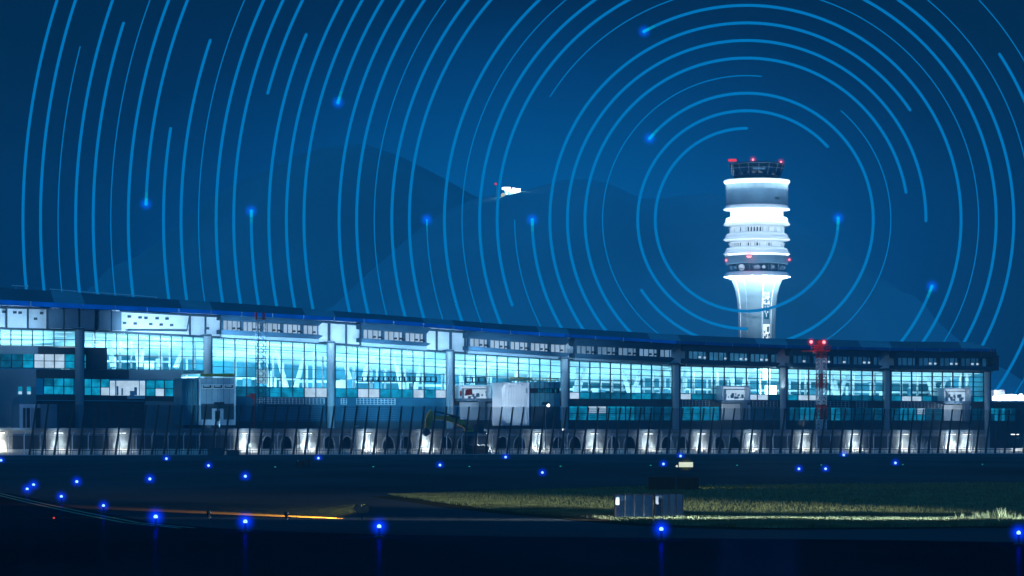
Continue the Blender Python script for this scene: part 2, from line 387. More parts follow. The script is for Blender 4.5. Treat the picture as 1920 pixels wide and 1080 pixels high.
# projecting hoods and window bands between the columns
HOOD = [(415, 598), (678, 800), (878, 1062), (1078, 1258), (1288, 1456), (1484, 1648), (1680, 1862)]
for j, (a, b) in enumerate(HOOD):
    xs = [a+(b-a)*k/4 for k in range(5)]
    m = MB(); strip(m, xs, lambda x: blue_bot(x)+.6, win_top, 4.0, 3.0)
    plate(m, [(b, blue_bot(b)+.6), (b+9, blue_bot(b)+3), (b, win_top(b))], 4.0, 3.0)
    m.build('hood', M['hood_paint'], term)
    m = MB(); strip(m, xs, win_bot, fas_bot, 4.0, 3.0); plate(m, [(b, win_bot(b)), (b+8, win_bot(b)+2.5), (b, fas_bot(b))], 4.0, 3.0)
    m.build('fascia', M['hood_paint'], term)
    m = MB(); strip(m, xs, lambda x: fas_bot(x)+.2, lambda x: glass_top(x)-1.2, 2.0, 1.0)
    m.build('soffit', M['grey_panel'], term)
    nv = int((b-a)/9.6); m = MB(); m2 = MB(); vs = []
    for k in range(nv+1):
        x = a+2+(b-a-4)*k/nv
        if k % 4 == 0: rect(m, x-1.8, win_top(x), x+1.8, win_bot(x), 3.0, 1.0)
        else: rect(m2, x-.35, win_top(x), x+.35, win_bot(x), 2.4, .3)
        if k % 4 in (2, 3) and k < nv:
            xx = x+3; yv = win_bot(xx)-4
            v = MB(); rect(v, xx-2.2, yv-1.6, xx+2.2, yv+1.8, 1.9, .3)
            if j < 4: v.build('vent', M['frame_metal'], term)
            elif R.random() < .75: rect(v, xx-2, yv-1, xx+2, yv+1, 2.2, .2); v.build('gallery_lamp', M['lit_white'], term)
    m.each('hood_pier', M['hood_paint'], term); m2.each('muntin', M['frame_metal'], term)
    m = MB(); strip(m, xs, win_top, win_bot, 1.45, .2); m.build('glowing_band', M[['lit_gal', 'lit_gal', 'lit_gal', 'lit_gal2', 'lit_gal3', 'lit_gal4', 'lit_gal4'][j]], term)  # band emits in place of the wash light the hoods block
# end box of the roof at the right
m = MB(); rect(m, 1838, 655, 1868, 668, 5, 12); rect(m, 1862, 666, 1873, 695, 4, 10); m.build('roof_end', M['roof_dark'], term)
# added unseen area lights that brighten the white gallery panels
for (x0, x1, pw) in ((0, 84, 900), (236, 400, 2300), (418, 600, 2300), (604, 676, 900), (680, 800, 1400), (806, 872, 900), (880, 1056, 1500), (1058, 1160, 420)):
    xc = (x0+x1)/2; p = pt(xc, glass_top(xc)-2, 9); q = pt(xc, gal_top(xc)+8, 1)
    o = lamp('gallery_fill', 'AREA', p, pw*1.4, (.40, .72, 1), target=q, shape='RECTANGLE', size=(x1-x0)*.115, size_y=1.2)
    xa = T.ux; zz = (p-q).normalized(); ya = zz.cross(xa).normalized(); xa = ya.cross(zz)
    o.rotation_euler = Matrix((xa, ya, zz)).transposed().to_euler(); o.parent = term

# columns
for i, c in enumerate(COL):
    h = [8, 7, 7, 6.8, 6.8, 6.5, 6.2, 6, 5.8][i]
    m = MB(); base = ptz(c-1, 0, 2.6); top = pt(c-1, glass_top(c)-6, 2.6)
    m.tube([base, top], h*.115, 14); o = m.build('column', M['col_grey'] if i > 0 else M['wall_blue'], term, smooth=False)
    m = MB(); rect(m, c+h-3, glass_top(c)-3, c+h+.8, 846, 1.4, 1.0); m.build('drainpipe', M['frame_metal'], term)
    m = MB(); rect(m, c-h, glass_top(c)-5, c+h, glass_top(c)-2, 3.8, 2.4); m.build('column_cap', M['frame_metal'], term)
# curtain wall grid
rows_of = lambda x: [glass_top(x)+(glass_bot(x)-glass_top(x))*k for k in (0, .165, .33, .5, .665, .835, 1)]
def grid_bay(x0, x1, nx, rows, name='mullion', w=.4, r=.45, transom=True):
    m = MB()
    for k in range(nx+1):
        x = x0+(x1-x0)*k/nx
        rr = r*(1.7 if k % 2 == 0 else 1.15)
        plate(m, [(x-rr, rows[0](x)), (x+rr, rows[0](x)), (x+rr, rows[-1](x)), (x-rr, rows[-1](x))], w, .35)
    for f in rows:
        a, b = x0, x1
        plate(m, [(a, f(a)-.6), (b, f(b)-.6), (b, f(b)+.6), (a, f(a)+.6)], w-.06, .25)
    m.build(name, M['frame_metal'], term)
def row_fn(k): return lambda x: glass_top(x)+(glass_bot(x)-glass_top(x))*k
ROWS = [row_fn(k) for k in (0, .16, .325, .49, .655, .825, 1)]
def panes(cells, name='lit_pane', w=.1):
    """cells: (x0,y0f,x1,y1f,kind) grouped into one mesh per kind"""
    runs = []
    for x0, f0, x1, f1, k in cells:
        if runs and runs[-1][4] == k and abs(runs[-1][2]-x0) < .01 and runs[-1][1] is f0: runs[-1][2] = x1
        else: runs.append([x0, f0, x1, f1, k])
    for x0, f0, x1, f1, k in runs:
        m = MB(); plate(m, [(x0+.2, f0(x0)+.2), (x1-.2, f0(x1)+.2), (x1-.2, f1(x1)-.2), (x0+.2, f1(x0)-.2)], w, .05); m.build(name, M[k], term)
HALL = [(COLS[2]+8, COLS[3]-7, 10)]+[(COLS[i]+8, COLS[i+1]-7, 10 if i < 6 else 9) for i in range(3, 9)]
for j, (a, b, nx) in enumerate(HALL):
    grid_bay(a, b, nx, ROWS)
    f0, f1 = ROWS[0], ROWS[-2]
    if j == 0:
        grid = 1
    m = MB(); plate(m, [(a, f0(a)), (b, f0(b)), (b, f1(b)), (a, f1(a))], .05, .04)
    m.build('glass', M['glass'], term)
    st = (b-a)/nx
    cells = []
    white = {0: (8, 9), 1: (2, 3, 7, 9), 2: (0, 1, 6), 3: (0,), 4: (0, 6, 7), 5: (1, 2), 6: (1, 2)}[j]
    teal = {0: (5, 6, 7), 1: (0, 1, 4, 5, 6, 8, 10), 2: (2, 3), 3: (1, 6, 7), 4: (1, 5), 5: (0,), 6: (0, 3, 8)}[j]
    for k in range(nx):
        kd = 'lit_white' if k in white else ('lit_teal' if k in teal else ('lit_dim' if j in (1, 3) or R.random() < .6 else 'lit_deep'))
        cells.append((a+st*k, ROWS[5], a+st*(k+1), ROWS[6], kd))
    panes(cells)
    # blind slats in the lowest row
    m = MB()
    for q in (.3, .55, .8):
        for k in range(nx):
            if k in white: continue
            x = a+st*k; y = ROWS[5](x)+(ROWS[6](x)-ROWS[5](x))*q; rect(m, x+.5, y-.25, x+st-.5, y+.25, .25, .08)
    m.build('blind', M['teal_panel'], term)
# left bay 0 glazing (x 158..380): upper glass full, lower bits
LT = lambda y0, s=0.012: (lambda x: y0+s*(x-150))
a, b = COL[0]+8, COL[1]-7
lrow = [ROWS[0], LT(638, .012), LT(652, .012), LT(666, .012), LT(679, .012), LT(692, .012)]
grid_bay(a, b, 11, lrow)
m = MB(); plate(m, [(a, lrow[0](a)), (b, lrow[0](b)), (b, lrow[-1](b)), (a, lrow[-1](a))], .05, .04); m.build('glass', M['glass'], term)
m = MB(); rect(m, 162, 652, 201, 693, .6, .5); m.build('dark_panel', M['wall_dark'], term)
grid_bay(-60, COL[0]-8, 10, [ROWS[0], LT(637), LT(650)])
m = MB(); plate(m, [(-60, ROWS[0](-60)), (142, ROWS[0](142)), (142, 650), (-60, 648)], .05, .04); m.build('glass', M['glass'], term)
# storey bands at the far left
def storey(x0, x1, y0, y1, nx, kinds, rows=2):
    st = (x1-x0)/nx; cells = []
    fs = [LT(y0+(y1-y0)*k/rows) for k in range(rows+1)]
    for r_ in range(rows):
        for k in range(nx):
            kd = kinds[k % len(kinds)] if not callable(kinds) else kinds(k, r_)
            cells.append((x0+st*k, fs[r_], x0+st*(k+1), fs[r_+1], kd))
    panes(cells); grid_bay(x0, x1, nx, fs, r=.4)
m = MB(); plate(m, [(-150, 648), (72, 650), (72, 664), (-150, 662)], .8, 1.2); plate(m, [(-150, 692), (68, 692), (68, 812), (-150, 812)], .8, 1.2); plate(m, [(242, 694), (340, 696), (340, 712), (242, 711)], .8, 1.0); plate(m, [(272, 742), (345, 743), (345, 812), (272, 812)], .8, 1.0)
m.each('facade_panel', M['wall_blue'], term)
m = MB(); plate(m, [(72, 650), (162, 652), (162, 664.5), (72, 664)], .9, 1.2); plate(m, [(68, 692), (242, 694), (242, 711), (68, 709)], .9, 1.2); plate(m, [(68, 740), (345, 743), (345, 752), (68, 750)], .9, 1.2)
plate(m, [(68, 751), (345, 753), (345, 813), (68, 812)], .25, 1.0)
m.each('facade_band', M['wall_dark'], term)
storey(-20, 64, 664, 691, 4, ['lit_deep', 'lit_dim', 'lit_dim', 'lit_teal'])
storey(64, 141, 664, 691, 4, ['lit_white', 'lit_white', 'lit_white', 'lit_teal'])
storey(155, 162, 664, 691, 1, ['lit_teal'])
storey(82, 139, 709, 740, 3, lambda k, r_: 'lit_dim' if (k + r_) % 2 == 0 and k < 1 else 'lit_teal')
storey(155, 206, 710, 741, 3, lambda k, r_: 'lit_teal' if k != 2 else ('lit_white' if r_ else 'lit_teal'))
storey(274, 326, 711, 742, 3, lambda k, r_: 'lit_white' if r_ and k == 1 else 'lit_teal')
for x in (38, 54.5):
    m = MB(); rect(m, x-3.6, 725, x+3.6, 739.5, 1.0, .2); m.build('lit_window', M['lit_teal'], term)
    m = MB(); rect(m, x-3, 734, x+3, 739, 1.1, .1); m.build('lit_window', M['lit_white'], term)
# lit opening with people-height clutter at the left
m = MB(); rect(m, 207, 714, 272, 741.5, .9, .3); m.build('lit_opening', M['lit_white'], term)
m = MB()
for x0, y0, x1, y1 in ((216.5, 714, 218, 742), (219, 724, 222, 741), (228, 728, 230.5, 741), (244, 733, 252, 742), (252, 726, 257, 741), (261, 714, 262, 741)): rect(m, x0, y0, x1, y1, 1.2, .2)
m.each('opening_post', M['grey_panel'], term)
m = MB(); rect(m, 242, 741.5, 272, 748, 2.2, 1.8); m.build('canopy', M['grey_panel'], term)
# spandrel under the hall, lattice screens, lower wall
gb = glass_bot
xs = [345]+[x for x in COL[2:]]+[1856]
m = MB(); strip(m, [COL[1], COL[2], COL[3]-4], lambda x: gb(x)+.5, lambda x: gb(x)+13, .6, 2); m.build('spandrel', M['spandrel'], term)
m = MB(); strip(m, [COL[3]-4, COL[4], COL[5], COL[6], COL[7], 1856], lambda x: gb(x)+.5, lambda x: gb(x)+13.5, .6, 2); m.build('spandrel', M['wall_dark'], term)
for j, (x0, x1) in enumerate(((482, 492), (496, 569), (574, 608), (640, 650), (669, 741), (1280, 1330), (1412, 1458), (1502, 1534), (1550, 1592), (1606, 1626), (1690, 1766))):
    m = MB(); nx = max(2, int((x1-x0)/6.1))
    for k in range(nx+1):
        x = x0+(x1-x0)*k/nx; rect(m, x-.35, gb(x)+1.5, x+.35, gb(x)+12.5, .9, .2)
    for q in (1.5, 5, 8.7, 12.5): plate(m, [(x0, gb(x0)+q-.3), (x1, gb(x1)+q-.3), (x1, gb(x1)+q+.3), (x0, gb(x0)+q+.3)], .85, .15)
    m.build('lattice_screen', M['white_steel' if j < 5 else 'grey_panel'], term)
m = MB(); strip(m, [345, COL[2], COL[3]], lambda x: gb(x)+13, lambda x: 790, .4, 1.5); m.build('lower_wall', M['spandrel'], term)
m = MB(); strip(m, [345, COL[2], COL[3]+20], lambda x: 790, lambda x: 815, 1.4, 2.5); m.build('lower_wall', M['wall_dark'], term)
m = MB(); strip(m, [COL[3], COL[4], COL[6], 1856], lambda x: 788, lambda x: 852, .8, 2.5); m.build('lower_wall', M['wall_dark'], term)
m = MB()
for y in (766, 770, 774, 778, 782, 786): plate(m, [(640, y), (745, y+.5), (745, y+.9), (640, y+.4)], .6, .1)
for y in (764, 768, 772, 776, 780, 784): plate(m, [(494, y), (606, y+.5), (606, y+.9), (494, y+.4)], .6, .1)
m.build('wall_louvre', M['grey_panel'], term)
for j, (a, b, nx) in enumerate(((1067, 1262, 11), (1278, 1350, 4), (1480, 1655, 9), (1671, 1768, 6), (1822, 1846, 2))):
    fs = [(lambda y: (lambda x: y+.0035*(x-1060)))(y) for y in (761.5, 775, 788)]
    bright = {0: ['lit_teal', 'lit_teal', 'lit_white', 'lit_white', 'lit_teal', 'lit_teal', 'lit_teal', 'lit_dim', 'lit_dim', 'lit_deep', 'lit_dim'],
              1: ['lit_teal', 'lit_teal', 'lit_teal', 'lit_teal'], 2: ['lit_dim', 'lit_teal', 'lit_teal', 'lit_deep', 'lit_teal', 'lit_dim', 'lit_deep', 'lit_deep', 'lit_dim'], 3: ['lit_dim', 'lit_teal', 'lit_teal', 'lit_white', 'lit_dim', 'lit_dim'], 4: ['lit_deep', 'lit_deep']}[j]
    st = (b-a)/nx; cells = []
    for r_ in (0, 1):
        for k in range(nx): cells.append((a+st*k, fs[r_], a+st*(k+1), fs[r_+1], bright[k] if not (r_ and bright[k] == 'lit_white') else 'lit_teal'))
    panes(cells); grid_bay(a, b, nx, fs, r=.4)
    m = MB()
    for q in (.2, .36, .64, .8):
        plate(m, [(a, fs[0](a)+26.5*q-.3), (b, fs[0](b)+26.5*q-.3), (b, fs[0](b)+26.5*q+.3), (a, fs[0](a)+26.5*q+.3)], .3, .08)
    m.build('blind', M['teal_panel'], term)
m = MB(); strip(m, [1355, 1480], lambda x: 763, lambda x: 790, .3, 1); m.build('lower_wall', M['teal_panel'], term)
# row of dark square openings on the glass (inner balustrade lights)
for x0, x1, y in ((670, 818, 707), (874, 910, 708)):
    m = MB(); n_ = int((x1-x0)/9.3)
    for k in range(n_+1):
        x = x0+(x1-x0)*k/n_; rect(m, x-1.1, y, x+1.1, y+8.5, .8, .2)
    rect(m, x0, y-1.2, x1, y+.5, .82, .2); rect(m, x0, y+7.4, x1, y+9.2, .82, .2)
    m.build('frame_row', M['black'], term)
# interior: floor, sloping ceiling with strip lights, back wall, trees of steel
DB = -24.0
for i in range(-1, 8):
    x0 = COLS[i+1] if i >= 0 else -120; x1 = COLS[i+2]
    n3 = [x0+(x1-x0)*k/3 for k in range(4)]
    fl0, fl1 = pt(x0, gb(x0)-(0 if i > 0 else 88), -.6), pt(x1, gb(x1)-(0 if i > 0 else 88), -.6)
    if i <= 0: fl0, fl1 = pt(x0, 692 if i == 0 else 650, -.6), pt(x1, 694 if i == 0 else 651, -.6)
    bk = -T.n*24
    c0, c1 = pt(x0, glass_top(x0)-1, -.6), pt(x1, glass_top(x1)-1, -.6)
    drop = Vector((0, 0, -4.3 if i < 5 else -2.6))
    m = MB(); m.prism([fl0, fl1, fl1+bk, fl0+bk], [p-Vector((0, 0, .8)) for p in (fl0, fl1, fl1+bk, fl0+bk)]); m.build('hall_floor', M['hall_floor'], term)
    m = MB(); m.prism([c0, c1, c1+bk+drop, c0+bk+drop], [p+Vector((0, 0, .6)) for p in (c0, c1, c1+bk+drop, c0+bk+drop)]); m.build('hall_ceiling', M['hall_ceiling'], term)
    m = MB(); m.prism([fl0+bk, fl1+bk, c1+bk+drop, c0+bk+drop], [p-T.n*.5 for p in (fl0+bk, fl1+bk, c1+bk+drop, c0+bk+drop)]); m.build('back_wall', M['teal_wall'], term)
    m = MB()
    for t, wd in ((.10, .5), (.26, 1.0), (.47, .9), (.68, 1.2), (.9, .8)):
        for s0, s1 in ((.03, .47), (.53, .97)):
            if R.random() < .2: s1 -= .2
            P = lambda s, q: c0.lerp(c1, s)+(bk+drop)*q+Vector((0, 0, -.12))
            d_ = wd/24/2
            m.prism([P(s0, t-d_), P(s1, t-d_), P(s1, t+d_), P(s0, t+d_)], [p+Vector((0, 0, .06)) for p in (P(s0, t-d_), P(s1, t-d_), P(s1, t+d_), P(s0, t+d_))])
    m.build('strip_light', M['strip_light'], term)
    if i == 7:
        m = MB(); q_ = [fl1, fl1+bk, c1+bk+drop, c1]; m.prism(q_, [p+T.ux*.4 for p in q_]); m.build('end_wall', M['teal_wall'], term)
    ce = (fl0+fl1)/2-T.n*12+Vector((0, 0, .8))
    pw = {-1: 4200, 0: 7000, 1: 9800, 2: 7800, 3: 7000, 4: 4200, 5: 4600, 6: 3500, 7: 3200}[i]
    o = lamp('ceiling_fill', 'AREA', ce, pw, (.52, .82, 1), target=ce+Vector((0, 0, 5)), shape='RECTANGLE', size=24, size_y=14); o.parent = term  # added unseen area light above the floor, brightens the ceiling
    fr = (c0+c1)/2-T.n*1.4-Vector((0, 0, 1.5))
    o = lamp('strut_fill', 'AREA', fr, pw*.2, (.75, .95, 1), target=fr-T.n*10-Vector((0, 0, 5)), shape='RECTANGLE', size=22, size_y=.6)  # added unseen area light, whitens the struts and back wall
    zz = (T.n*10+Vector((0, 0, 5))).normalized(); ya = zz.cross(T.ux).normalized()
    o.rotation_euler = Matrix((ya.cross(zz), ya, zz)).transposed().to_euler(); o.parent = term
    # clutter along the back wall: white door frames, desks, panels
    m = MB(); m2 = MB(); h = (c0.z+drop.z-fl0.z)
    for k in range(9):
        s = R.uniform(.03, .95); a_ = fl0.lerp(fl1, s)+bk*R.uniform(.5, .93); ww = R.uniform(.3, 2.6); hh = R.uniform(.25, .75)*h
        tgt = m if R.random() < .6 else m2
        q = a_+T.ux*ww
        tgt.prism([a_, q, q+Vector((0, 0, hh)), a_+Vector((0, 0, hh))], [p-T.n*.6 for p in (a_, q, q+Vector((0, 0, hh)), a_+Vector((0, 0, hh)))])
    for k in range(5):
        s = (k+.5)/5; a_ = fl0.lerp(fl1, s)+bk*.9; m.tube([a_, a_+Vector((0, 0, h))], .28, 6)
    a_ = fl0+bk*.86+Vector((0, 0, h*.48)); q = fl1+bk*.86+Vector((0, 0, h*.48))
    m.prism([a_, q, q+Vector((0, 0, .5)), a_+Vector((0, 0, .5))], [p-T.n*2 for p in (a_, q, q+Vector((0, 0, .5)), a_+Vector((0, 0, .5)))])
    m.build('hall_fittings', M['white_steel'], term); m2.build('hall_panels', M['teal_panel'], term)
VS = [(518, 655, 541, 743), (573, 657, 551, 743), (645, 672, 655, 712), (690, 676, 682, 712), (738, 665, 757, 742), (793, 668, 776, 742), (862, 690, 868, 742), (890, 690, 884, 742), (967, 683, 972, 742), (997, 683, 988, 742),
      (1084, 686, 1080, 742), (1098, 688, 1082, 742), (1163, 684, 1183, 745), (1204, 684, 1186, 745), (1258, 690, 1262, 745), (1285, 695, 1280, 740), (1370, 694, 1376, 728), (1402, 694, 1394, 728), (1549, 696, 1568, 742), (1590, 697, 1574, 742), (1562, 697, 1570, 742), (1735, 700, 1751, 743), (1775, 700, 1762, 743), (1747, 700, 1754, 743),
      (270, 640, 262, 690), (205, 640, 212, 690), (255, 650, 262, 690), (345, 650, 330, 690)]
for x0, y0, x1, y1 in VS:
    m = MB(); m.tube([pt(x1, y1-1, -8), pt(x0, y0, -10)], [.62, .42], 8)
    m.build('raking_strut', M['white_steel'], term)
m = MB()
for x, y0, y1, r_ in ((1275, 0, 0, .25), (512, 668, 743, .25), (590, 660, 743, .45), (1240, 692, 735, .5), (1813, 700, 752, .45), (1440, 696, 745, .2), (664, 690, 743, .3), (760, 690, 730, .3), (500, 665, 720, .25), (605, 668, 743, .25), (696, 690, 743, .35), (722, 690, 743, .25), (830, 700, 745, .3), (877, 690, 720, .3), (915, 690, 722, .25), (1030, 700, 745, .25), (1105, 690, 745, .3), (1148, 700, 745, .25), (1225, 700, 746, .25), (1300, 696, 745, .3), (1335, 700, 746, .25), (1345, 694, 746, .4), (1425, 700, 746, .25), (1510, 700, 747, .3), (1500, 695, 748, .2), (1600, 700, 748, .3), (1640, 700, 748, .25), (1690, 702, 749, .3), (1720, 700, 749, .25), (1800, 702, 749, .3), (1785, 700, 727, .3), (175, 628, 650, .25), (225, 640, 690, .3), (246, 640, 690, .2), (300, 640, 690, .3), (318, 645, 690, .2), (365, 640, 690, .3)):
    if y0: m.tube([pt(x, y1, -4), pt(x, y0, -4)], r_, 8)
m.build('hall_post', M['white_steel'], term)
# bright patches seen inside: kiosk, light boxes
m = MB(); plate(m, [(482, 693), (504, 693), (503, 720), (482, 718)], -2, .4); m.build('light_box', M['lit_white'], term)
m = MB(); plate(m, [(1432, 692), (1444, 692), (1444, 712), (1432, 712)], -2, .4); plate(m, [(1436, 723), (1456, 723), (1456, 748), (1436, 748)], -2, .4); m.build('light_box', M['lamp_white'], term)
lamp('hall_lamp', 'POINT', pt(1440, 735, -3.5), 2500, (.8, .95, 1), parent=term, shadow_soft_size=1.0)
# docking portals (white frames round lit openings)
for (x0, x1, y0, y1, yb) in ((862, 922, 722, 747, 788), (1353, 1407, 723, 750, 788), (1770, 1821, 727, 752, 790)):
    m = MB()
    rect(m, x0, y0, x1, y0+2.4, 3, 5); rect(m, x0, y0+2.4, x0+3, y1, 3, 5); rect(m, x1-3, y0+2.4, x1, y1, 3, 5)
    rect(m, x0+6, y0+6, x1-6, y0+8, 1.6, 1.5); rect(m, x0+6, y0+8, x0+8.5, y1, 1.6, 1.5); rect(m, x1-8.5, y0+8, x1-6, y1, 1.6, 1.5)
    m.build('portal_frame', M['white_steel'], term)
    m = MB(); rect(m, x0+3, y0+2.4, x1-3, y1, .9, .1); m.build('portal_screen', M['lit_white'], term)
    m = MB()
    for k in range(14):
        xx = R.uniform(x0+4, x1-9); yy = R.uniform(y1-14, y1-4); rect(m, xx, yy, xx+R.uniform(1, 6), min(y1, yy+R.uniform(2, 7)), 1.0+R.uniform(.05, .4), .12)
    m.build('portal_clutter', M['grey_panel'], term)
    m = MB(); rect(m, x0, y1, x1, y1+5, 4, 5); rect(m, x0+38, y1+5, x0+48, yb, 2, 2); m.build('portal_sill', M['blue_grey'], term)
    m = MB(); rect(m, x0, y1+7, x0+38, yb-1, 1.2, .3); rect(m, x0+49, y1+9, x1, yb-1, 1.2, .3); m.build('portal_base', M['grey_panel' if x0 < 1000 else 'corrugated'], term)
m = MB(); plate(m, [(873, 731), (885, 729), (886, 740), (873, 742)], 1.9, .2); rect(m, 862.5, 733, 866, 742, 3.1, .1); m.each('red_banner', M['red'], term)
lamp('portal_lamp', 'POINT', pt(1378, 770, 6), 500, (.8, .9, 1), parent=term, shadow_soft_size=.5)
lamp('portal_lamp', 'POINT', pt(1797, 765, 6), 700, (.8, .9, 1), parent=term, shadow_soft_size=.5)
lamp('portal_lamp', 'POINT', pt(890, 772, 6), 600, (.8, .9, 1), parent=term, shadow_soft_size=.5)
lamp('facade_spot', 'SPOT', pt(1466, 742, 5.5), 1600, (.75, .9, 1), parent=term, target=pt(1467, 700, 2.6), spot_size=1.0, spot_blend=.6, shadow_soft_size=.3)
lamp('facade_spot', 'SPOT', pt(640, 790, 18), 15000, (.20, .66, 1), parent=term, target=pt(690, 745, 0), spot_size=1.5, spot_blend=.9, shadow_soft_size=.3)  # added unseen blue spot that brightens the lower wall
lamp('facade_spot', 'SPOT', pt(760, 790, 18), 11000, (.20, .66, 1), parent=term, target=pt(760, 745, 0), spot_size=1.4, spot_blend=.9, shadow_soft_size=.3)  # second unseen spot added for the same lower wall

# ------------------------------------------------------------------ annex at the right end, far rig
an = empty('annex_building', 'low dark annex at the right end of the terminal, few lit windows', 'building')
m = MB(); rect(m, 1856, 754, 2100, 852, -4, 20); m.build('wall', M['wall_dark'], an)
for k in range(7):
    x = 1858+k*6.6
    m = MB(); rect(m, x+.4, 766, x+6, 776, -3.9, .05); m.build('window', M[['lit_teal', 'lit_teal', 'lit_dim', 'lit_teal', 'lit_deep', 'lit_dim', 'lit_deep'][k]], an)
    m = MB(); rect(m, x+.4, 777.5, x+6, 789, -3.9, .05); m.build('window', M[['lit_deep', 'lit_teal', 'lit_dim', 'lit_teal', 'lit_deep', 'lit_deep', 'lit_deep'][k]], an)
m = MB(); rect(m, 1864, 731, 1884, 751, -40, 4); bar(m, (1874, 751), (1874, 760), .4, -42)
tag(m.build('container', M['white_panel']), 'small white box standing on the annex beyond the terminal end', 'container')
rig = empty('light_gantry', 'long glaring white row of lamps on a low gantry at far right', 'light gantry')
m = MB()
for x in (1870, 1895, 1920, 1950): bar(m, (x, 746), (x, 756), .25, -30)
m.build('support', M['dark_metal'], rig)
for k in range(26):
    x = 1865+k*3.0+R.uniform(-.6, .6); y = 743+R.uniform(-3, 3) if k > 6 else 747+R.uniform(-2, 2)
    m = MB(); rect(m, x-1.4, y-1.5, x+1.6, 751, -29, .8); m.build('lamp', M['lamp_white'], rig)
for k in range(12):
    m = MB(); x = 1870+k*4.6; bar(m, (x, 745), (x, 741-R.uniform(-2, 2)), .12, -29); m.build('lamp', M['lamp_white'], rig)
lamp('gantry_light', 'POINT', pt(1874, 742, -36), 1500, (.8, .9, 1), parent=rig, shadow_soft_size=.5)

# ------------------------------------------------------------------ boarding towers in front of the facade
def panel_tower(name, label, x0, xm, x1, yt, yb, w, front, side, lit_left):
    t = empty(name, label, 'boarding tower', 'boarding bridge towers')
    return t
bt = empty('boarding_tower', 'pale panelled boarding tower with three slot windows and a yellow roof rail', 'boarding tower', 'boarding bridge towers')
m = MB(); rect(m, 376, 708, 440.5, 787, 12, 6); m.build('front_wall', M['grey_panel'], bt)
m = MB()
for x in (375, 441): rect(m, x-.9, 707, x+.9, 797, 12.2, .6)
for y in (707,): rect(m, 374, y-.5, 442, y+.6, 12.3, .6)
rect(m, 378, 787, 441, 797, 12.1, 3)
m.build('frame', M['white_steel'], bt)
m = MB()
for k in range(1, 6): rect(m, 376+k*10.8-.2, 708, 376+k*10.8+.2, 787, 12.05, .1)
m.build('panel_joint', M['frame_metal'], bt)
for k in range(3):
    m = MB(); rect(m, 379+k*20.5, 720.5, 397.5+k*20.5, 729, 12.3, .25); o = m.build('window', M['white_steel'], bt)
    m = MB(); rect(m, 380.5+k*20.5, 722, 396.3+k*20.5, 727.5, 12.36, .1); m.build('pane', M['black'], o)
    m = MB(); rect(m, 382+k*20.5, 722.5, 393+k*20.5, 725, 12.42, .05); m.build('blind', M['white_plate'], o)
m = MB(); rect(m, 378, 757, 438, 786, 12.25, .15); m.build('lower_panel', M['wall_dark'], bt)
m = MB(); rect(m, 398, 766, 403, 790, 12.5, .3); rect(m, 413.5, 766, 419, 790, 12.5, .3); rect(m, 403, 766, 413.5, 770, 12.5, .3); o = m.build('door', M['white_steel'], bt)
m = MB(); rect(m, 405, 771, 413, 790, 12.5, .1); m.build('door_leaf', M['black'], o)
m = MB()
for k in range(7): rect(m, 341.5+k*5, 708+(6-k)*.3, 345+k*5, 797, 10.5-.03*(6-k), .5)
rect(m, 341, 709, 375.5, 796, 10.2, 5); m.build('side_wall', M['teal_panel'], bt)
m = MB()
for k in range(8):
    x = 377+k*8.7; bar(m, (x, 707), (x, 701.5), .08, 11.5); bar(m, (x, 707), (x, 701.5), .08, 7)
for y in (701.5, 704): bar(m, (376, y), (439, y), .12, 11.5); bar(m, (376, y), (439, y), .12, 7)
rect(m, 376, 702, 438, 705.5, 11.4, .05)
m.build('roof_rail', M['yellow'], bt)
m = MB()
for x in (380, 436): bar(m, (x, 797), (x, pyz(x, 0, 10)), .5, 9)
m.build('leg', M['dark_metal'], bt)
bu = empty('boarding_tower', 'white ribbed boarding tower with teal right side and strip of small windows', 'boarding tower', 'boarding bridge towers')
m = MB(); rect(m, 941, 717, 992.5, 798, 12, 5)
for k in range(17): rect(m, 941.5+k*3.05, 718.5, 943.2+k*3.05, 797, 12.15, .3)
m.build('front_wall', M['white_panel'], bu)
m = MB(); rect(m, 993.5, 716, 1050, 762, 11.2, 5); m.build('side_wall', M['teal_panel'], bu)
m = MB(); rect(m, 993.5, 762, 1050, 798, 11.1, 4.8); m.build('lower_wall', M['wall_dark'], bu)
m = MB()
for k in range(1, 6): rect(m, 993.5+k*9.4-.25, 716, 993.5+k*9.4+.25, 762, 11.3, .1)
m.build('panel_joint', M['frame_metal'], bu)
m = MB(); rect(m, 994, 728, 1049, 737, 11.35, .1); o = m.build('window_strip', M['black'], bu)
for k in range(12):
    if R.random() < .75: m = MB(); rect(m, 995.5+k*4.5, 729, 998+k*4.5, 736, 11.42, .05); m.build('window', M['lit_dim' if k < 11 else 'lit_white'], o)
m = MB(); rect(m, 986, 728, 989, 737, 12.3, .1); m.build('window', M['grey_panel'], bu)
m = MB()
for k in range(14):
    x = 956+k*6.9; bar(m, (x, 717), (x, 709), .07, 10)
for y in (709, 713): bar(m, (955, y), (1048, y), .1, 10)
m.build('roof_rail', M['yellow'], bu)
m = MB()
for k in range(8): x = 958+k*5; rect(m, x, 709+R.uniform(-1, 1), x+4, 714, 9, .8)
m.build('roof_unit', M['corrugated'], bu)
m = MB()
for x in (946, 1044): bar(m, (x, 798), (x, pyz(x, 0, 10)), .5, 9)
m.build('leg', M['dark_metal'], bu)
lamp('tower_light', 'SPOT', pt(935, 770, 27), 15000, (.70, .88, 1), target=pt(968, 752, 12), parent=bu, spot_size=.62, spot_blend=.5, shadow_soft_size=.2)
lamp('tower_light', 'SPOT', pt(410, 800, 30), 7500, (.36, .76, 1), target=pt(408, 748, 12), parent=bt, spot_size=.72, spot_blend=.4, shadow_soft_size=.2)
bv = empty('boarding_tower', 'low grey boarding tower with three tall dark door slots at far left', 'boarding tower', 'boarding bridge towers')
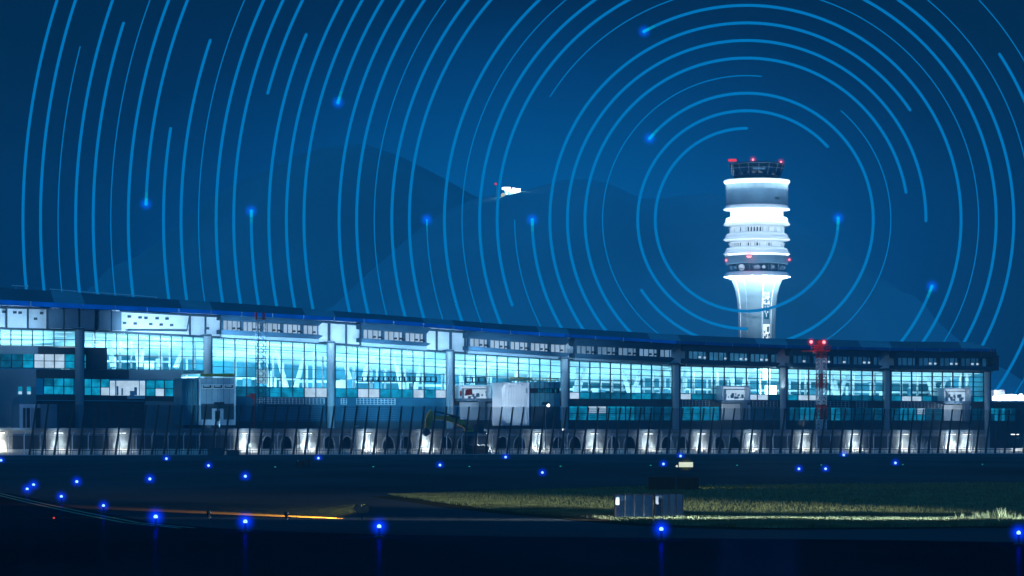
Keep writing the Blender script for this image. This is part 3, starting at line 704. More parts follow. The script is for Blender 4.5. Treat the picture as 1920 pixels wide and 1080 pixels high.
m = MB(); rect(m, 38, 758, 107, 807, 12, 6); m.build('front_wall', M['wall_blue'], bv)
m = MB(); rect(m, 37, 758, 43, 808, 12.3, .4); rect(m, 43, 758, 75, 765, 12.3, .4); rect(m, 43, 803.5, 75, 807.5, 12.3, .4)
for x in (49, 57.5, 66): rect(m, x-.6, 759, x+.6, 803.5, 12.4, .3)
m.build('frame', M['grey_panel'], bv)
for x0, x1 in ((43, 48.4), (50, 56.9), (67, 76)):
    m = MB(); rect(m, x0, 765, x1, 803, 12.25, .1); m.build('door', M['black'], bv)
m = MB()
for x in (45, 100): bar(m, (x, 807), (x, pyz(x, 0, 10)), .5, 10)
m.build('leg', M['dark_metal'], bv)
lamp('tower_light', 'SPOT', pt(20, 800, 26), 1500, (.6, .8, 1), target=pt(50, 782, 12), parent=bv, spot_size=.6, spot_blend=.6, shadow_soft_size=.2)

# ------------------------------------------------------------------ ground level wall, lamps, fences
WW = 17.0
aw = empty('arched_wall', 'pale low wall with round arch openings under the terminal', 'wall')
LAMPS = [(0, 'cut by the left photo edge'), (110, 'under the low grey boarding tower'), (228, 'below the lit opening left of the yellow railed tower'), (462, 'just right of the yellow railed boarding tower'),
         (577, 'left of the pale third terminal column'), (690, 'midway between the third and fourth terminal columns'), (800, 'under the tip of the digger arm'), (906, 'right of the digger arm'), (1011, 'under the white ribbed boarding tower'),
         (1115, 'first one right of the fifth terminal column'), (1216, 'left of the sixth terminal column'), (1315, 'first one right of the sixth terminal column'), (1411, 'under the portal left of the floodlit column'), (1509, 'left of the red and white mast'), (1602, 'first one right of the red and white mast'),
         (1696, 'left of the leafless shrubs near the right end'), (1785, 'wide bright one under the last portal'), (1813, 'close beside the last terminal column'), (1903, 'in front of the dark annex')]
zt = 5.2
occ = sorted(l[0] for l in LAMPS)
arch = []
for a, b in zip(occ[:-1], occ[1:]):
    if 440 < a < 1330 and b-a > 60: arch += [a+(b-a)*.35, a+(b-a)*.65]
arch = [430, 536]+arch if False else arch
arch.sort()
m = MB(); trims = []
cur = -40.0
fr = MB()
def wallbox(x0, x1, z0, z1, w=WW, th=.6, mb=None):
    a, b = ptz(x0, z0, w), ptz(x1, z0, w); A, B = a.copy(), b.copy(); A.z = B.z = z1
    (mb or m).prism([a, b, B, A], [p-T.n*th for p in (a, b, B, A)])
for ax in arch:
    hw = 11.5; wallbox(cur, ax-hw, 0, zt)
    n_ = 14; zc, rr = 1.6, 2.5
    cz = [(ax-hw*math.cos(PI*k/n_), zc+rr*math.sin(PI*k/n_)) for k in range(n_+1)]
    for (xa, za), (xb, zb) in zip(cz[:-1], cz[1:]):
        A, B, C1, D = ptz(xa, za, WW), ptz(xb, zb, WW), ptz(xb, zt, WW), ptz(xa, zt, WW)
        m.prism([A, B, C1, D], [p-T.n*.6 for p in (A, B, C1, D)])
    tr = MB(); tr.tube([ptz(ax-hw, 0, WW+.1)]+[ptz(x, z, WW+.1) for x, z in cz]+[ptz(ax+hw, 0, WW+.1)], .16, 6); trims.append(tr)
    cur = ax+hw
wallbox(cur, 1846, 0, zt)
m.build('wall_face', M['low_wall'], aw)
for tr in trims: tr.build('arch_ring', M['concrete'], aw)
for a, b in zip(occ[:-1], occ[1:]):
    if not (440 < a < 1330) and b-a > 60 and b < 1850:
        m = MB(); wallbox(a+24, b-24, 0, 4.4, WW+.12, .1); m.build('dark_infill', M['wall_dark'], aw)  # dark plates added to keep the wall dim between lamp pools
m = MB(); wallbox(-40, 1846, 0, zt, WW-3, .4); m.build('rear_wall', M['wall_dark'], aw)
m = MB(); wallbox(-40, 1846, zt, zt+.5, WW+.3, 4); m.build('coping', M['wall_blue'], aw)
m = MB()
for x in range(-20, 1846, 97): wallbox(x, x+.8, 0, zt, WW+.15, .3)
m.build('joint', M['col_grey'], aw)
for i, (x, ph) in enumerate(LAMPS):
    big = x in (462, 577, 690, 1785)
    ww_ = WW+2.2; p = ptz(x, 4.65, ww_)
    o = empty('wall_lamp', 'glaring white wall lamp, '+ph, 'wall lamp', 'wall lamps along the low terminal wall', loc=p)
    m = MB(); m.box((-.9, -.25, -.12), (.9, .25, 0)); m.build('diffuser', M['lamp_white'], o)
    m = MB(); m.box((-1.0, -.32, .004), (1.0, .32, .22)); m.box((-.1, .3, .0), (.1, 2.1, .15)); m.build('housing', M['dark_metal'], o)
    cl = (.88, .95, 1) if x > 100 else (1, .97, .85); bg_ = 1.5 if big else 1
    lamp('lamp_light', 'SPOT', p-Vector((0, 0, .25)), 6500*bg_, cl, parent=o, target=ptz(x, 1.0, WW+.3), spot_size=1.38, spot_blend=.8, shadow_soft_size=.35)
    lamp('lamp_glow', 'POINT', ptz(x, 4.3, WW+1.1), 420*bg_, cl, parent=o, shadow_soft_size=.5)
    lamp('barrier_fill', 'SPOT', ptz(x, 3.4, WW+9), 520, cl, parent=o, target=ptz(x, .1, WW+1.5), spot_size=1.5, spot_blend=.9, shadow_soft_size=.3)  # added unseen spot that brightens the barrier band
# white security fence posts
sf = empty('security_fence', 'white security fence posts with cranked tops along the low wall', 'fence')
SPX = [15+29.8*k*(1-.0000001) for k in range(64)]
xx = 15.0; k = 0
while xx < 1850:
    m = MB(); b = ptz(xx, 0, 22); t = ptz(xx, 4.0, 22); m.tube([b, t, t+T.ux*.35+Vector((0, 0, .75))], .11, 6); m.build('post', M['white_steel'], sf)
    xx += 30.3-xx*.0022; k += 1
m = MB()
for z in (4.15, 4.35, 4.55): m.tube([ptz(15, z, 22)+T.ux*.2, ptz(1850, z, 22)+T.ux*.2], .025, 4)
m.build('wire', M['white_steel'], sf)
# concrete barrier and kerb
cb = empty('concrete_barrier', 'pale banded concrete road barrier running behind the leaning posts', 'barrier')
M['barrier'] = paint('barrier', (.62, .62, .58), .8, .25, .15)
m = MB()
for k in range(33):
    a = -60+k*60; wallbox(a, a+59.6, 0, 1.25, WW+1.4, .7); 
m.build('upper_row', M['barrier'], cb)
m = MB()
for k in range(33):
    a = -50+k*60; wallbox(a, a+59.4, 0, .55, WW+2.6, .6)
m.build('lower_row', M['barrier'], cb)
# leaning mast fence with sheer mesh
FW = 33.8
mf = empty('mesh_fence', 'tall dark fence of leaning posts and sheer mesh before the terminal', 'fence')
def fh(x): p = pt(x, HY, FW); return 10.4
xx = 55.0; posts = []
while xx < 1985: posts.append(xx); xx += 23.3-5.75*((xx-55)/1865)**.95
for x in posts:
    b = ptz(x, 0, FW); lean = T.ux*1.5; top = b+lean+Vector((0, 0, 10.4))
    jx = R.uniform(-.12, .12); top += T.ux*jx
    m = MB(); m.tube([b, b+(top-b)*.5, top], [.25, .22, .17], 6); po = m.build('post', M['fence_post'], mf)
    m = MB(); mid = b+(top-b)*.53; m.tube([mid, b+T.ux*1.35+T.n*-1.5], .085, 4); m.build('brace', M['fence_post'], po)
m = MB()
for z, r_ in ((1.02, .09), (1.5, .05), (5.6, .03), (10.35, .03)):
    off = T.ux*1.5*z/10.4
    m.tube([ptz(posts[0], z, FW-.15)+off, ptz(posts[-1], z, FW-.15)+off], r_, 5)
m.build('rail', M['fence_post'], mf)
m = MB()
for a, b in zip(posts[:-1], posts[1:]):
    c = (a+b)/2; m.tube([ptz(c, 0, FW-.2), ptz(c, 1.0, FW-.2)], .05, 4)
m.each('baluster', M['fence_post'], mf)
m = MB()
A, B = ptz(posts[0], .05, FW-.3), ptz(posts[-1], .05, FW-.3); lean = T.ux*1.5+Vector((0, 0, 10.2))
m.add([A+T.ux*.25+Vector((0, 0, 1.6)), B+T.ux*.25+Vector((0, 0, 1.6)), B+lean, A+lean], [(0, 1, 2, 3)])
m.build('mesh_panel', M['mesh_fabric'], mf)
m = MB(); a = ptz(-80, 0, FW+.6); b = ptz(1990, 0, FW+.6)
m.prism([a, b, b+Vector((0, 0, .12)), a+Vector((0, 0, .12))], [p-T.n*.5 for p in (a, b, b+Vector((0, 0, .12)), a+Vector((0, 0, .12)))])
tag(m.build('kerb', M['col_grey']), kind='structure')

# ------------------------------------------------------------------ red and white mast
ms = empty('lattice_mast', 'red and white banded lattice mast with two red beacons on its platform', 'mast')
mw = 14; cx = 1540
def lattice(mb, cx, hw, y0, y1, w, n_, r_, lean=0):
    hd = hw*.115
    cor = [(-1, 1), (1, 1), (1, -1), (-1, -1)]
    def cp(i, t):
        y = y0+(y1-y0)*t; p = pt(cx, y, w); return p+T.ux*(cor[i][0]*hd)+T.n*(cor[i][1]*hd)
    for i in range(4):
        mb.tube([cp(i, 0), cp(i, 1)], r_*1.5, 5)
        for k in range(n_):
            mb.tube([cp(i, k/n_), cp((i+1) % 4, (k+1)/n_)], r_, 4); mb.tube([cp(i, k/n_), cp((i+1) % 4, k/n_)], r_*.8, 4)
bands = [(662, 672, 'red'), (672, 701, 'mast_white'), (701, 729, 'red'), (729, 759, 'mast_white'), (759, 787, 'red'), (787, 815, 'mast_white'), (815, 842, 'red')]
for y0, y1, mt in bands:
    m = MB(); lattice(m, cx, 7.6, y0, y1, mw, 4 if y1-y0 > 15 else 1, .085); m.build('band', M[mt], ms)
    m = MB(); bar(m, (cx+.5, y0), (cx+.5, y1), .2, mw, n=6); m.build('ladder', M[mt], ms)
m = MB(); rect(m, 1521, 656, 1557, 659, mw+2, 4.2)
for k in range(7): x = 1521.5+k*5.8; bar(m, (x, 656), (x, 648), .09, mw+2); bar(m, (x, 656), (x, 648), .09, mw-2)
for y in (648, 652): bar(m, (1521, y), (1557, y), .1, mw+2); bar(m, (1521, y), (1557, y), .1, mw-2)
plate(m, [(1530, 659), (1551, 659), (1547, 663), (1533, 663)], mw+1, 2); rect(m, 1534, 638, 1544, 656, mw+.6, 1.2)
bar(m, (1521, 648), (1521, 644), .12, mw+2)
m.build('platform', M['red'], ms)
for x, y in ((1521, 641), (1545, 641.5)):
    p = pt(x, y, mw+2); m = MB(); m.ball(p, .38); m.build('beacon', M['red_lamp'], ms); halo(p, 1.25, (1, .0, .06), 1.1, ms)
    m = MB(); bar(m, (x, y+3), (x, y+14), .08, mw+1.9); m.build('beacon_stem', M['red'], ms)
lamp('beacon_light', 'POINT', pt(1533, 642, mw+4.5), 260, (1, .05, .08), parent=ms, shadow_soft_size=.5)
lamp('mast_flood', 'SPOT', pt(1500, 800, mw+22), 1100, (1, .93, .85), parent=ms, target=pt(1540, 715, mw), spot_size=.75, spot_blend=.8, shadow_soft_size=.2)
# faint thin crane-like mast at left
ft = empty('lattice_mast', 'thin faded grey and red lattice mast in front of the glass, near pale third column', 'mast')
m = MB(); lattice(m, 489, 7.5, 596, 832, 8, 22, .045); m.build('lattice', M['frame_metal'], ft)
for x in (481, 495):
    m = MB(); rect(m, x-1.6, 586, x+1.6, 600, 9, .5); m.build('red_panel', M['red'], ft)
m = MB()
for y in (598, 653.5): rect(m, 479, y, 503, y+1, 9, 1.8)
m.build('platform', M['blue_grey'], ft)
m = MB()
bar(m, (476, 738), (477, 808), .14, 9.5); bar(m, (472, 738), (470, 742), .3, 9.5); rect(m, 462, 741.5, 470, 744, 9.5, .4); rect(m, 472.5, 738, 479, 748, 9.6, .3)
m.build('red_arm', M['red'], ft)
p = pt(448, 797, 20)
# ------------------------------------------------------------------ digger
dg = empty('excavator', 'ochre excavator with its long arm bent down behind the mesh fence', 'excavator')
dw = 22
m = MB(); plate(m, [(889, 806), (884, 800), (872, 789), (856, 783), (840, 779), (818, 779), (812, 782), (815, 786), (838, 789), (856, 794), (870, 801), (876, 810), (888, 810)], dw, .9); m.build('boom', M['digger'], dg)
m = MB(); plate(m, [(809, 768), (812, 772), (813, 784), (808, 800), (803, 806), (799, 803), (799, 788), (803, 775)], dw+.2, .8); m.build('stick', M['digger'], dg)
m = MB(); bar(m, (814, 771), (846, 779), .18, dw+.2); bar(m, (846, 779), (862, 784), .28, dw+.2); bar(m, (868, 797), (878, 806), .16, dw+.3); m.build('hydraulic_ram', M['black'], dg)
m = MB(); plate(m, [(799, 803), (805, 806), (808, 813), (800, 818), (795, 812)], dw+.3, 1.2); m.build('bucket', M['dark_metal'], dg)
m = MB(); rect(m, 876, 808, 912, 834, dw-.2, 2.4); m.build('body', M['dark_metal'], dg)
m = MB(); rect(m, 892, 796, 907, 808, dw-.4, 1.6); m.build('cab', M['dark_metal'], dg)
for dd in (.3, -2.2):
    m = MB(); plate(m, [(872, 840), (876, 835), (912, 835), (916, 840), (912, pyz(912, 0, dw)), (876, pyz(876, 0, dw))], dw+dd, .7); m.build('track', M['black'], dg)
# ------------------------------------------------------------------ lamp posts near the towers
for (x, yl, yb, w_, lab, pnl) in ((1023, 760, 800, 28, 'slim lamp post with dark solar panel and bright white globe', True), (1057, 805.5, 840, 28, 'short lamp post with round white lamp right of the solar panel post', False)):
    o = empty('lamp_post', lab, 'lamp post')
    m = MB(); m.tube([ptz(x, 0, w_), pt(x, yl+4, w_)], .09, 6); m.build('pole', M['grey_panel'], o)
    p = pt(x+(5 if pnl else 0), yl, w_+.3); m = MB(); m.ball(p, .3); m.build('lamp', M['lamp_white'], o)
    if pnl:
        m = MB(); plate(m, [(x-9, 758.5), (x-5, 753.5), (x+8, 754), (x+4, 759)], w_+.4, .15); m.build('solar_panel', M['black'], o)
        m = MB(); m.tube([pt(x, yl+4, w_), pt(x+5, yl+1, w_+.3)], .05, 5); m.build('arm', M['grey_panel'], o)
o = empty('lamp_post', 'dark post with a black double panel in front of the yellow railed tower', 'lamp post')
m = MB(); m.tube([ptz(411.5, 0, 28), pt(411.5, 756, 28)], .08, 6); m.build('pole', M['dark_metal'], o)
m = MB(); rect(m, 402, 754, 411, 758.5, 28.3, .2); rect(m, 412, 753.7, 420.5, 758.5, 28.3, .2); m.build('solar_panel', M['black'], o)
o = empty('lamp_post', 'small pale lamp post with flat head between third and fourth columns', 'lamp post')
m = MB(); m.tube([ptz(667, 0, 24), pt(667.5, 799, 24)], .08, 6); m.build('pole', M['grey_panel'], o)
m = MB(); plate(m, [(664, 800), (672, 797.5), (673.5, 798.5), (665, 801)], 24.2, .4); m.build('lamp_head', M['white_steel'], o)
# dim boxes by the fence foot
for (x0, x1, y0, lab) in ((393, 418, 840, 'taller dark equipment box at the fence foot, left one'), (428, 449, 845.5, 'lower dark equipment box at the fence foot, beside the taller one')):
    m = MB(); rect(m, x0, y0, x1, pyz(x0, 0, FW+1.5), FW+1.5, 1.2); rect(m, x0-1, y0-.6, x1+1, y0+.6, FW+1.7, 1.6)
    tag(m.build('equipment_box', M['dark_metal']), lab, 'equipment box')
# leafless shrubs near the right end
for (x, sc_, lab) in ((1726, 1.0, 'leafless grey shrub against the lit wall, right of the last but one column'), (1738, .7, 'smaller grey shrub leaning beside the bigger leafless one')):
    o = empty('shrub', lab, 'shrub', loc=ptz(x, 0, 20)); m = MB()
    for k in range(34):
        a = R.uniform(-1.0, 1.0); L_ = R.uniform(2.0, 4.6)*sc_; d = Vector((math.sin(a)*.7, R.uniform(-.4, .4), math.cos(a)))
        p0 = Vector((R.uniform(-.4, .4), 0, 0)); p1 = p0+d*L_*.5; p2 = p0+d*L_+Vector((R.uniform(-.4, .4), 0, -.2))
        m.tube([p0, p1, p2], [.05, .04, .015], 4)
    me = m.build('branches', M['corrugated'], o)

# ------------------------------------------------------------------ control tower
TY = 1100.0; S = TY/F
tx = (1419-HX)/F*TY
def tz(py): return EYE-(py-HY)/F*TY
tw = empty('control_tower', 'tall floodlit white control tower with stacked round ledges and dark cab', 'tower', loc=(tx, TY, 0))
def prof(p): return [(h*S, tz(y)) for y, h in p]
M['tower_white'] = paint('tower_white', (.80, .86, .9), .5, .04, .2)
M['tower_grey'] = paint('tower_grey', (.10, .19, .28), .5, .18, .25)
M['tower_shaft'] = paint('tower_shaft', (.17, .26, .32), .45, .2, .12, streak=True)
def ring(name, p, mat, n=72, smooth=False):
    m = MB(); m.lathe(prof(p)[::-1], (0, 0, 0), n); return m.build(name, mat, tw, smooth=smooth)
ring('shaft', [(523, 49), (528, 46), (534, 43.5), (541, 41.2), (550, 39), (560, 37.3), (572, 36.2), (585, 35.4), (600, 35), (640, 34.8), (845, 34.8)], M['tower_shaft'])
ring('rim', [(510.5, 55), (512, 58), (519.5, 62.7), (521.5, 56), (523.5, 49)], M['tower_white'])
ring('equipment_core', [(495, 40), (511.5, 40)], M['tower_grey'])
ring('lower_drum', [(480.5, 58.6), (496, 58.3), (496.6, 40)], M['tower_grey'])
for y0, yl, yb, hb, h0 in ((466, 476.5, 481, 58.5, 56), (439, 450, 453, 50, 56), (409, 421.5, 424, 50, 57), (384.5, 393, 396, 50, 58)):
    ring('ledge', [(y0-.5, 50), (y0, h0), (y0+3 if y0 != 384.5 else y0+2, 58.2), (yl-4, 59), (yl-1, 62.3), (yl+.6, 62.4), (yl+1.8, 60), (yb, hb), (yb+.3, 48)], M['tower_white'])
ring('neck', [(395.5, 49.5), (409.5, 49.5)], M['tower_white'])
for y0, y1 in ((424, 439), (453, 466)):
    ring('neck', [(y0, 49), (y1, 49)], M['dark_metal'])
    ring('lintel', [(y0+.3, 49.5), (y0+3, 50.5), (y0+3.4, 49.2)], M['tower_white'])
    m = MB(); m.lathe([(50.6*S, tz(y1+.2)), (50.6*S, tz(y1-2.5))], (0, 0, 0), 60); m.build('sill', M['tower_white'], tw)
    m = MB(); m2 = MB()
    for k in range(56):
        a = 2*PI*k/56; r_ = 51*S; wd = .42 if R.random() < .6 else 1.25
        p = Vector((math.cos(a)*r_, math.sin(a)*r_, 0)); t = Vector((-math.sin(a), math.cos(a), 0))
        q = [p-t*wd/2, p+t*wd/2]
        m.prism([q[0]+Vector((0, 0, tz(y1-2))), q[1]+Vector((0, 0, tz(y1-2))), q[1]+Vector((0, 0, tz(y0+3))), q[0]+Vector((0, 0, tz(y0+3)))],
                [v*(1.0) for v in [Vector((c.x*.97, c.y*.97, c.z)) for c in (q[0]+Vector((0, 0, tz(y1-2))), q[1]+Vector((0, 0, tz(y1-2))), q[1]+Vector((0, 0, tz(y0+3))), q[0]+Vector((0, 0, tz(y0+3))))]])
    m.build('window_frames', M['tower_white'], tw)
    m = MB()
    for k in range(120):
        a = 2*PI*k/120
    m.tube([(53*S*math.cos(2*PI*k/60), 53*S*math.sin(2*PI*k/60), tz(y0+4.5)) for k in range(61)], .1, 5)
    m.build('handrail', M['tower_white'], tw)
ring('drum', [(357, 58.6), (386, 58.6)], M['tower_grey'])
ring('drum_lit_band', [(346.5, 58.7), (357, 58.75)], M['tower_shaft'])  # paler ring puts the parapet wash light into the colour
ring('parapet', [(338, 57), (338.5, 61.5), (342, 62.3), (346, 59.4), (346.8, 58.6)], M['tower_white'])
m = MB()
a0 = -PI/2+.55
for k in range(6):
    a = a0+k*.034; p = Vector((58.9*S*math.cos(a), 58.9*S*math.sin(a), 0)); t = Vector((-math.sin(a), math.cos(a), 0))*.17
    m.prism([p-t+Vector((0, 0, tz(377.5))), p+t+Vector((0, 0, tz(377.5))), p+t+Vector((0, 0, tz(373))), p-t+Vector((0, 0, tz(373)))], [v*.99 for v in (p-t+Vector((0, 0, tz(377.5)/.99)), p+t+Vector((0, 0, tz(377.5)/.99)), p+t+Vector((0, 0, tz(373)/.99)), p-t+Vector((0, 0, tz(373)/.99)))])
m.build('drum_vent', M['dark_metal'], tw)
# cab
ring('cab_base', [(331, 43), (337, 44), (338.5, 50)], M['dark_metal'])
ring('cab_core', [(309, 12), (332, 12)], M['wall_dark'])
M['cab_glass'] = sheer('cab_glass', (.2, .38, .55, 1), .35, (.01, .05, .1, 1), .1)
m = MB(); NC = 16
m.lathe([(44*S, tz(331)), (51.5*S, tz(309.5))], (0, 0, 0), NC, cap=False); m.build('cab_glass', M['cab_glass'], tw)
ring('cab_roof', [(306, 44), (307.2, 52), (309.4, 52.3), (310, 46)], M['wall_dark'], NC)
m = MB()
for k in range(NC):
    a = 2*PI*k/NC; c, s = math.cos(a), math.sin(a); m.tube([(44*S*c, 44*S*s, tz(331)), (52*S*c, 52*S*s, tz(309.2))], .09, 5)
for y, h in ((309.2, 52.3), (317, 49.5), (330.6, 44.4)):
    m.tube([(h*S*math.cos(2*PI*k/NC), h*S*math.sin(2*PI*k/NC), tz(y)) for k in range(NC+1)], .10, 5)
m.build('cab_frame', M['blue_grey'], tw)
m = MB(); m.box((-1.6, -4, tz(319)), (2.6, -3.5, tz(316))); m.build('cab_light', M['lit_white'], tw)
m = MB()
for k in range(26):
    a = R.uniform(PI, 2*PI); r_ = R.uniform(30, 40)*S; x, y = r_*math.cos(a), r_*math.sin(a); h = R.uniform(.4, 2.2)
    m.box((x-.3, y-.3, tz(331)), (x+R.uniform(.1, .8), y+.3, tz(331)+h))
m.build('cab_desk', M['grey_panel'], tw)
m = MB()
for x in (-47.5, -44.5): m.tube([(x*S, -3, tz(331)), (x*S*1.02, -3, tz(305))], .07, 5)
for k in range(6): m.tube([(-47.5*S, -3, tz(330-k*4)), (-44.5*S, -3, tz(330-k*4))], .05, 4)
m.build('cab_ladder', M['white_steel'], tw)
def beacon(px, py, mat, r_, rad, k, dy=-10.5):
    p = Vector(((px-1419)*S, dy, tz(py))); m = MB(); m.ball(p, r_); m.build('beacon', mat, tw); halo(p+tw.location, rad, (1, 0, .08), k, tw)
beacon(1408.5, 303.2, M['red_lamp'], .36, 1.7, 1.0, -8); beacon(1462.5, 305.8, M['red_lamp'], .36, 1.7, 1.0, -4)
m = MB()
for x in (1408.5, 1462.5): m.tube([((x-1419)*S, -8 if x < 1420 else -4, tz(306.5)), ((x-1419)*S, -8 if x < 1420 else -4, tz(303.5))], .1, 5)
m.tube([(-48*S, -3, tz(306)), (-48*S, -3, tz(303))], .15, 5); m.build('beacon_stem', M['dark_metal'], tw)
m = MB(); m.lathe([(7.6*S, 0), (8.2*S, .3), (7.8*S, .75)], (-47*S, -3, tz(304)), 16); m.build('beacon', M['red_dim'], tw)
for px, py, dy, r_ in ((1360.5, 489, -3.2, .38), (1478.5, 487.8, -3.2, .38)): beacon(px, py, M['red_lamp'], r_*.85, 1.3, .9, dy)
m = MB(); m.lathe([(3*S, 0), (5*S, .35), (4.5*S, .6)], ((1400-1419)*S, -11.0, tz(486.3)), 14); m.build('beacon', M['red_lamp'], tw)
lamp('beacon_light', 'POINT', Vector((tx-19*S, TY-13, tz(488))), 250, (1, .1, .1), parent=tw, shadow_soft_size=.3)
# dishes and masts in the equipment gallery
for px, r_, k in ((1368, 4.2, 0), (1387, 6.2, 1), (1376, 3, 3), (1412, 3.2, 0), (1417, 4.5, 2), (1428, 3.2, 1), (1446, 3.4, 3), (1464, 3.0, 2), (1471, 3.4, 1)):
    a = math.acos(max(-1, min(1, (px-1419)/54))); c = Vector((54*S*math.cos(a), -54*S*math.sin(a), tz(503.5)))
    d = c.copy(); d.z = 0; d.normalize(); sd = Vector((-d.y, d.x, 0)); rr = r_*S
    m = MB(); N = 16
    front = [c+sd*(rr*math.cos(2*PI*q/N))+Vector((0, 0, rr*math.sin(2*PI*q/N))) for q in range(N)]
    m.prism(front, [p-d*.5 for p in front]); m.build('antenna_dish', M['grey_panel' if k != 1 else 'white_steel'], tw)
m = MB()
for k in range(40):
    a = 2*PI*k/40+R.uniform(-.04, .04); m.tube([(52*S*math.cos(a), 52*S*math.sin(a), tz(510.8)), (52*S*math.cos(a), 52*S*math.sin(a), tz(496.4))], R.choice([.06, .1, .18]), 5)
m.tube([(55*S*math.cos(2*PI*k/48), 55*S*math.sin(2*PI*k/48), tz(506)) for k in range(49)], .07, 5)
m.each('gallery_post', M['tower_shaft'], tw)
# shaft fins and stair windows
def hw_at(y): return interp(y, [(523, 49), (528, 46), (534, 43.5), (541, 41.2), (550, 39), (560, 37.3), (572, 36.2), (585, 35.4), (600, 35), (640, 34.8), (845, 34.8)])
for x, wd, br in ((1388, .16, 1), (1399, .09, 0), (1427, .18, 1), (1444, .16, 1)):
    fr_ = max(-1, min(1, (x-1419.5)/35.3)); a = math.acos(fr_)
    path = []
    for y in [524, 528, 534, 541, 550, 560, 572, 585, 600, 640, 845]:
        h = hw_at(y)*S+.05; path.append((h*math.cos(a), -h*math.sin(a), tz(y)))
    m = MB(); m.tube(path, wd, 6); m.build('fin', M['tower_white'] if br else M['grey_panel'], tw)
for x0, x1, y0, y1 in ((1428.5, 1441, 549, 572), (1430.5, 1440, 574, 599), (1428.5, 1441.5, 609, 628), (1428.5, 1441.5, 628.5, 640)):
    m = MB()
    def sp(x, y): h = hw_at(y); dx = x-1419.5; return Vector((dx*S, -math.sqrt(max(1, h*h-dx*dx))*S-.12, tz(y)))
    n_ = 4
    for k in range(n_):
        a, b = x0+(x1-x0)*k/n_, x0+(x1-x0)*(k+1)/n_
        f = [sp(a, y1), sp(b, y1), sp(b, y0), sp(a, y0)]; m.prism(f, [p+Vector((0, .25, 0)) for p in f])
    o = m.build('stair_window', M['tower_window'] if y0 != 574 else M['lit_dim'], tw)
    m = MB()
    for k in range(9):
        xx = R.uniform(x0+.5, x1-2); yy = R.uniform(y1-9, y1-1) if y0 != 574 else R.uniform(y0+2, y1-3)
        p = sp(xx, yy); m.box((p.x, p.y-.1, p.z-.1), (p.x+R.uniform(.1, .5), p.y, p.z+R.uniform(.2, 1.4)))
    m.build('window_clutter', M['tower_grey' if y0 != 574 else 'tower_white'], o)
# floodlights: coves under ledges + projectors
for py, rad, pw, tgt in ((527, 62, 850, 530), ):
    for k in range(8):
        a = -PI/2+(k-3.5)*.42; p = Vector((tx+rad*S*1.05*math.cos(a), TY+rad*S*1.05*math.sin(a), tz(py)))
        lamp('rim_light', 'POINT', p, 4200, (.72, .90, 1), parent=tw, shadow_soft_size=.3)
for py, pw in ((403, 650), (432, 150), (459, 150)):
    if not pw: continue
    for k in range(11):
        a = -PI/2+(k-5)*.3; p = Vector((tx+65*S*math.cos(a), TY+65*S*math.sin(a), tz(py)))
        lamp('ledge_light', 'POINT', p, pw, (.72, .90, 1), parent=tw, shadow_soft_size=.3)
for dx, dy, z, pw in ((-38, -100, 10, 220000), (38, -100, 10, 200000)):
    lamp('projector', 'SPOT', (tx+dx, TY+dy, z), pw, (.72, .90, 1), parent=tw, target=(tx, TY, tz(430)), spot_size=.62, spot_blend=.6, shadow_soft_size=.5)
for k in range(13):
    a = -PI/2+(k-6)*.24; p = Vector((tx+70*S*math.cos(a), TY+70*S*math.sin(a), tz(347)))
    lamp('parapet_light', 'POINT', p, 520, (.72, .90, 1), parent=tw, shadow_soft_size=1.0)

# ------------------------------------------------------------------ hills
def ridge(name, pts, Y0, depth, mat):
    m = MB(); nx, ny = 110, 14; x0, x1 = pts[0][0], pts[-1][0]
    rr = random.Random(5); vs = []
    ph = [rr.uniform(0, 6) for _ in range(8)]
    for j in range(ny+1):
        t = j/ny
        for i in range(nx+1):
            px = x0+(x1-x0)*i/nx; Y = Y0-depth+depth*2*t
            zr = EYE-(interp(px, pts)-HY)/F*Y0
            nz = sum(math.sin(px*.017*(q+1)+ph[q]+t*5*(q % 3))*9/(q+1.5) for q in range(7))
            k = 1-abs(2*t-1); k = k*k*(3-2*k)
            X = (px-HX)/F*Y0
            vs.append((X, Y, max(-2, (zr+nz*(.1 if abs(t-.5) < .01 else .4)*k)*k-3*(1-k))))
    fs = [(j*(nx+1)+i, j*(nx+1)+i+1, (j+1)*(nx+1)+i+1, (j+1)*(nx+1)+i) for j in range(ny) for i in range(nx)]
    m.add(vs, fs); tag(m.build(name, mat, smooth=True), kind='structure')
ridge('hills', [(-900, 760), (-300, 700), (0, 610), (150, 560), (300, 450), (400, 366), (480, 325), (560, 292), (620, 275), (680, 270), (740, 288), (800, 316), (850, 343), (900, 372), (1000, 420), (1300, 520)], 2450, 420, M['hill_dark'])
ridge('hills', [(460, 700), (560, 640), (660, 540), (760, 450), (820, 402), (880, 374), (925, 367), (945, 364.5), (975, 362.5), (1000, 352), (1060, 337), (1100, 335), (1150, 345), (1200, 372), (1270, 368), (1340, 364), (1400, 378), (1480, 408), (1560, 450), (1640, 510), (1720, 580), (1800, 650), (1920, 720), (2300, 780), (2800, 800)], 2250, 380, M['hill'])
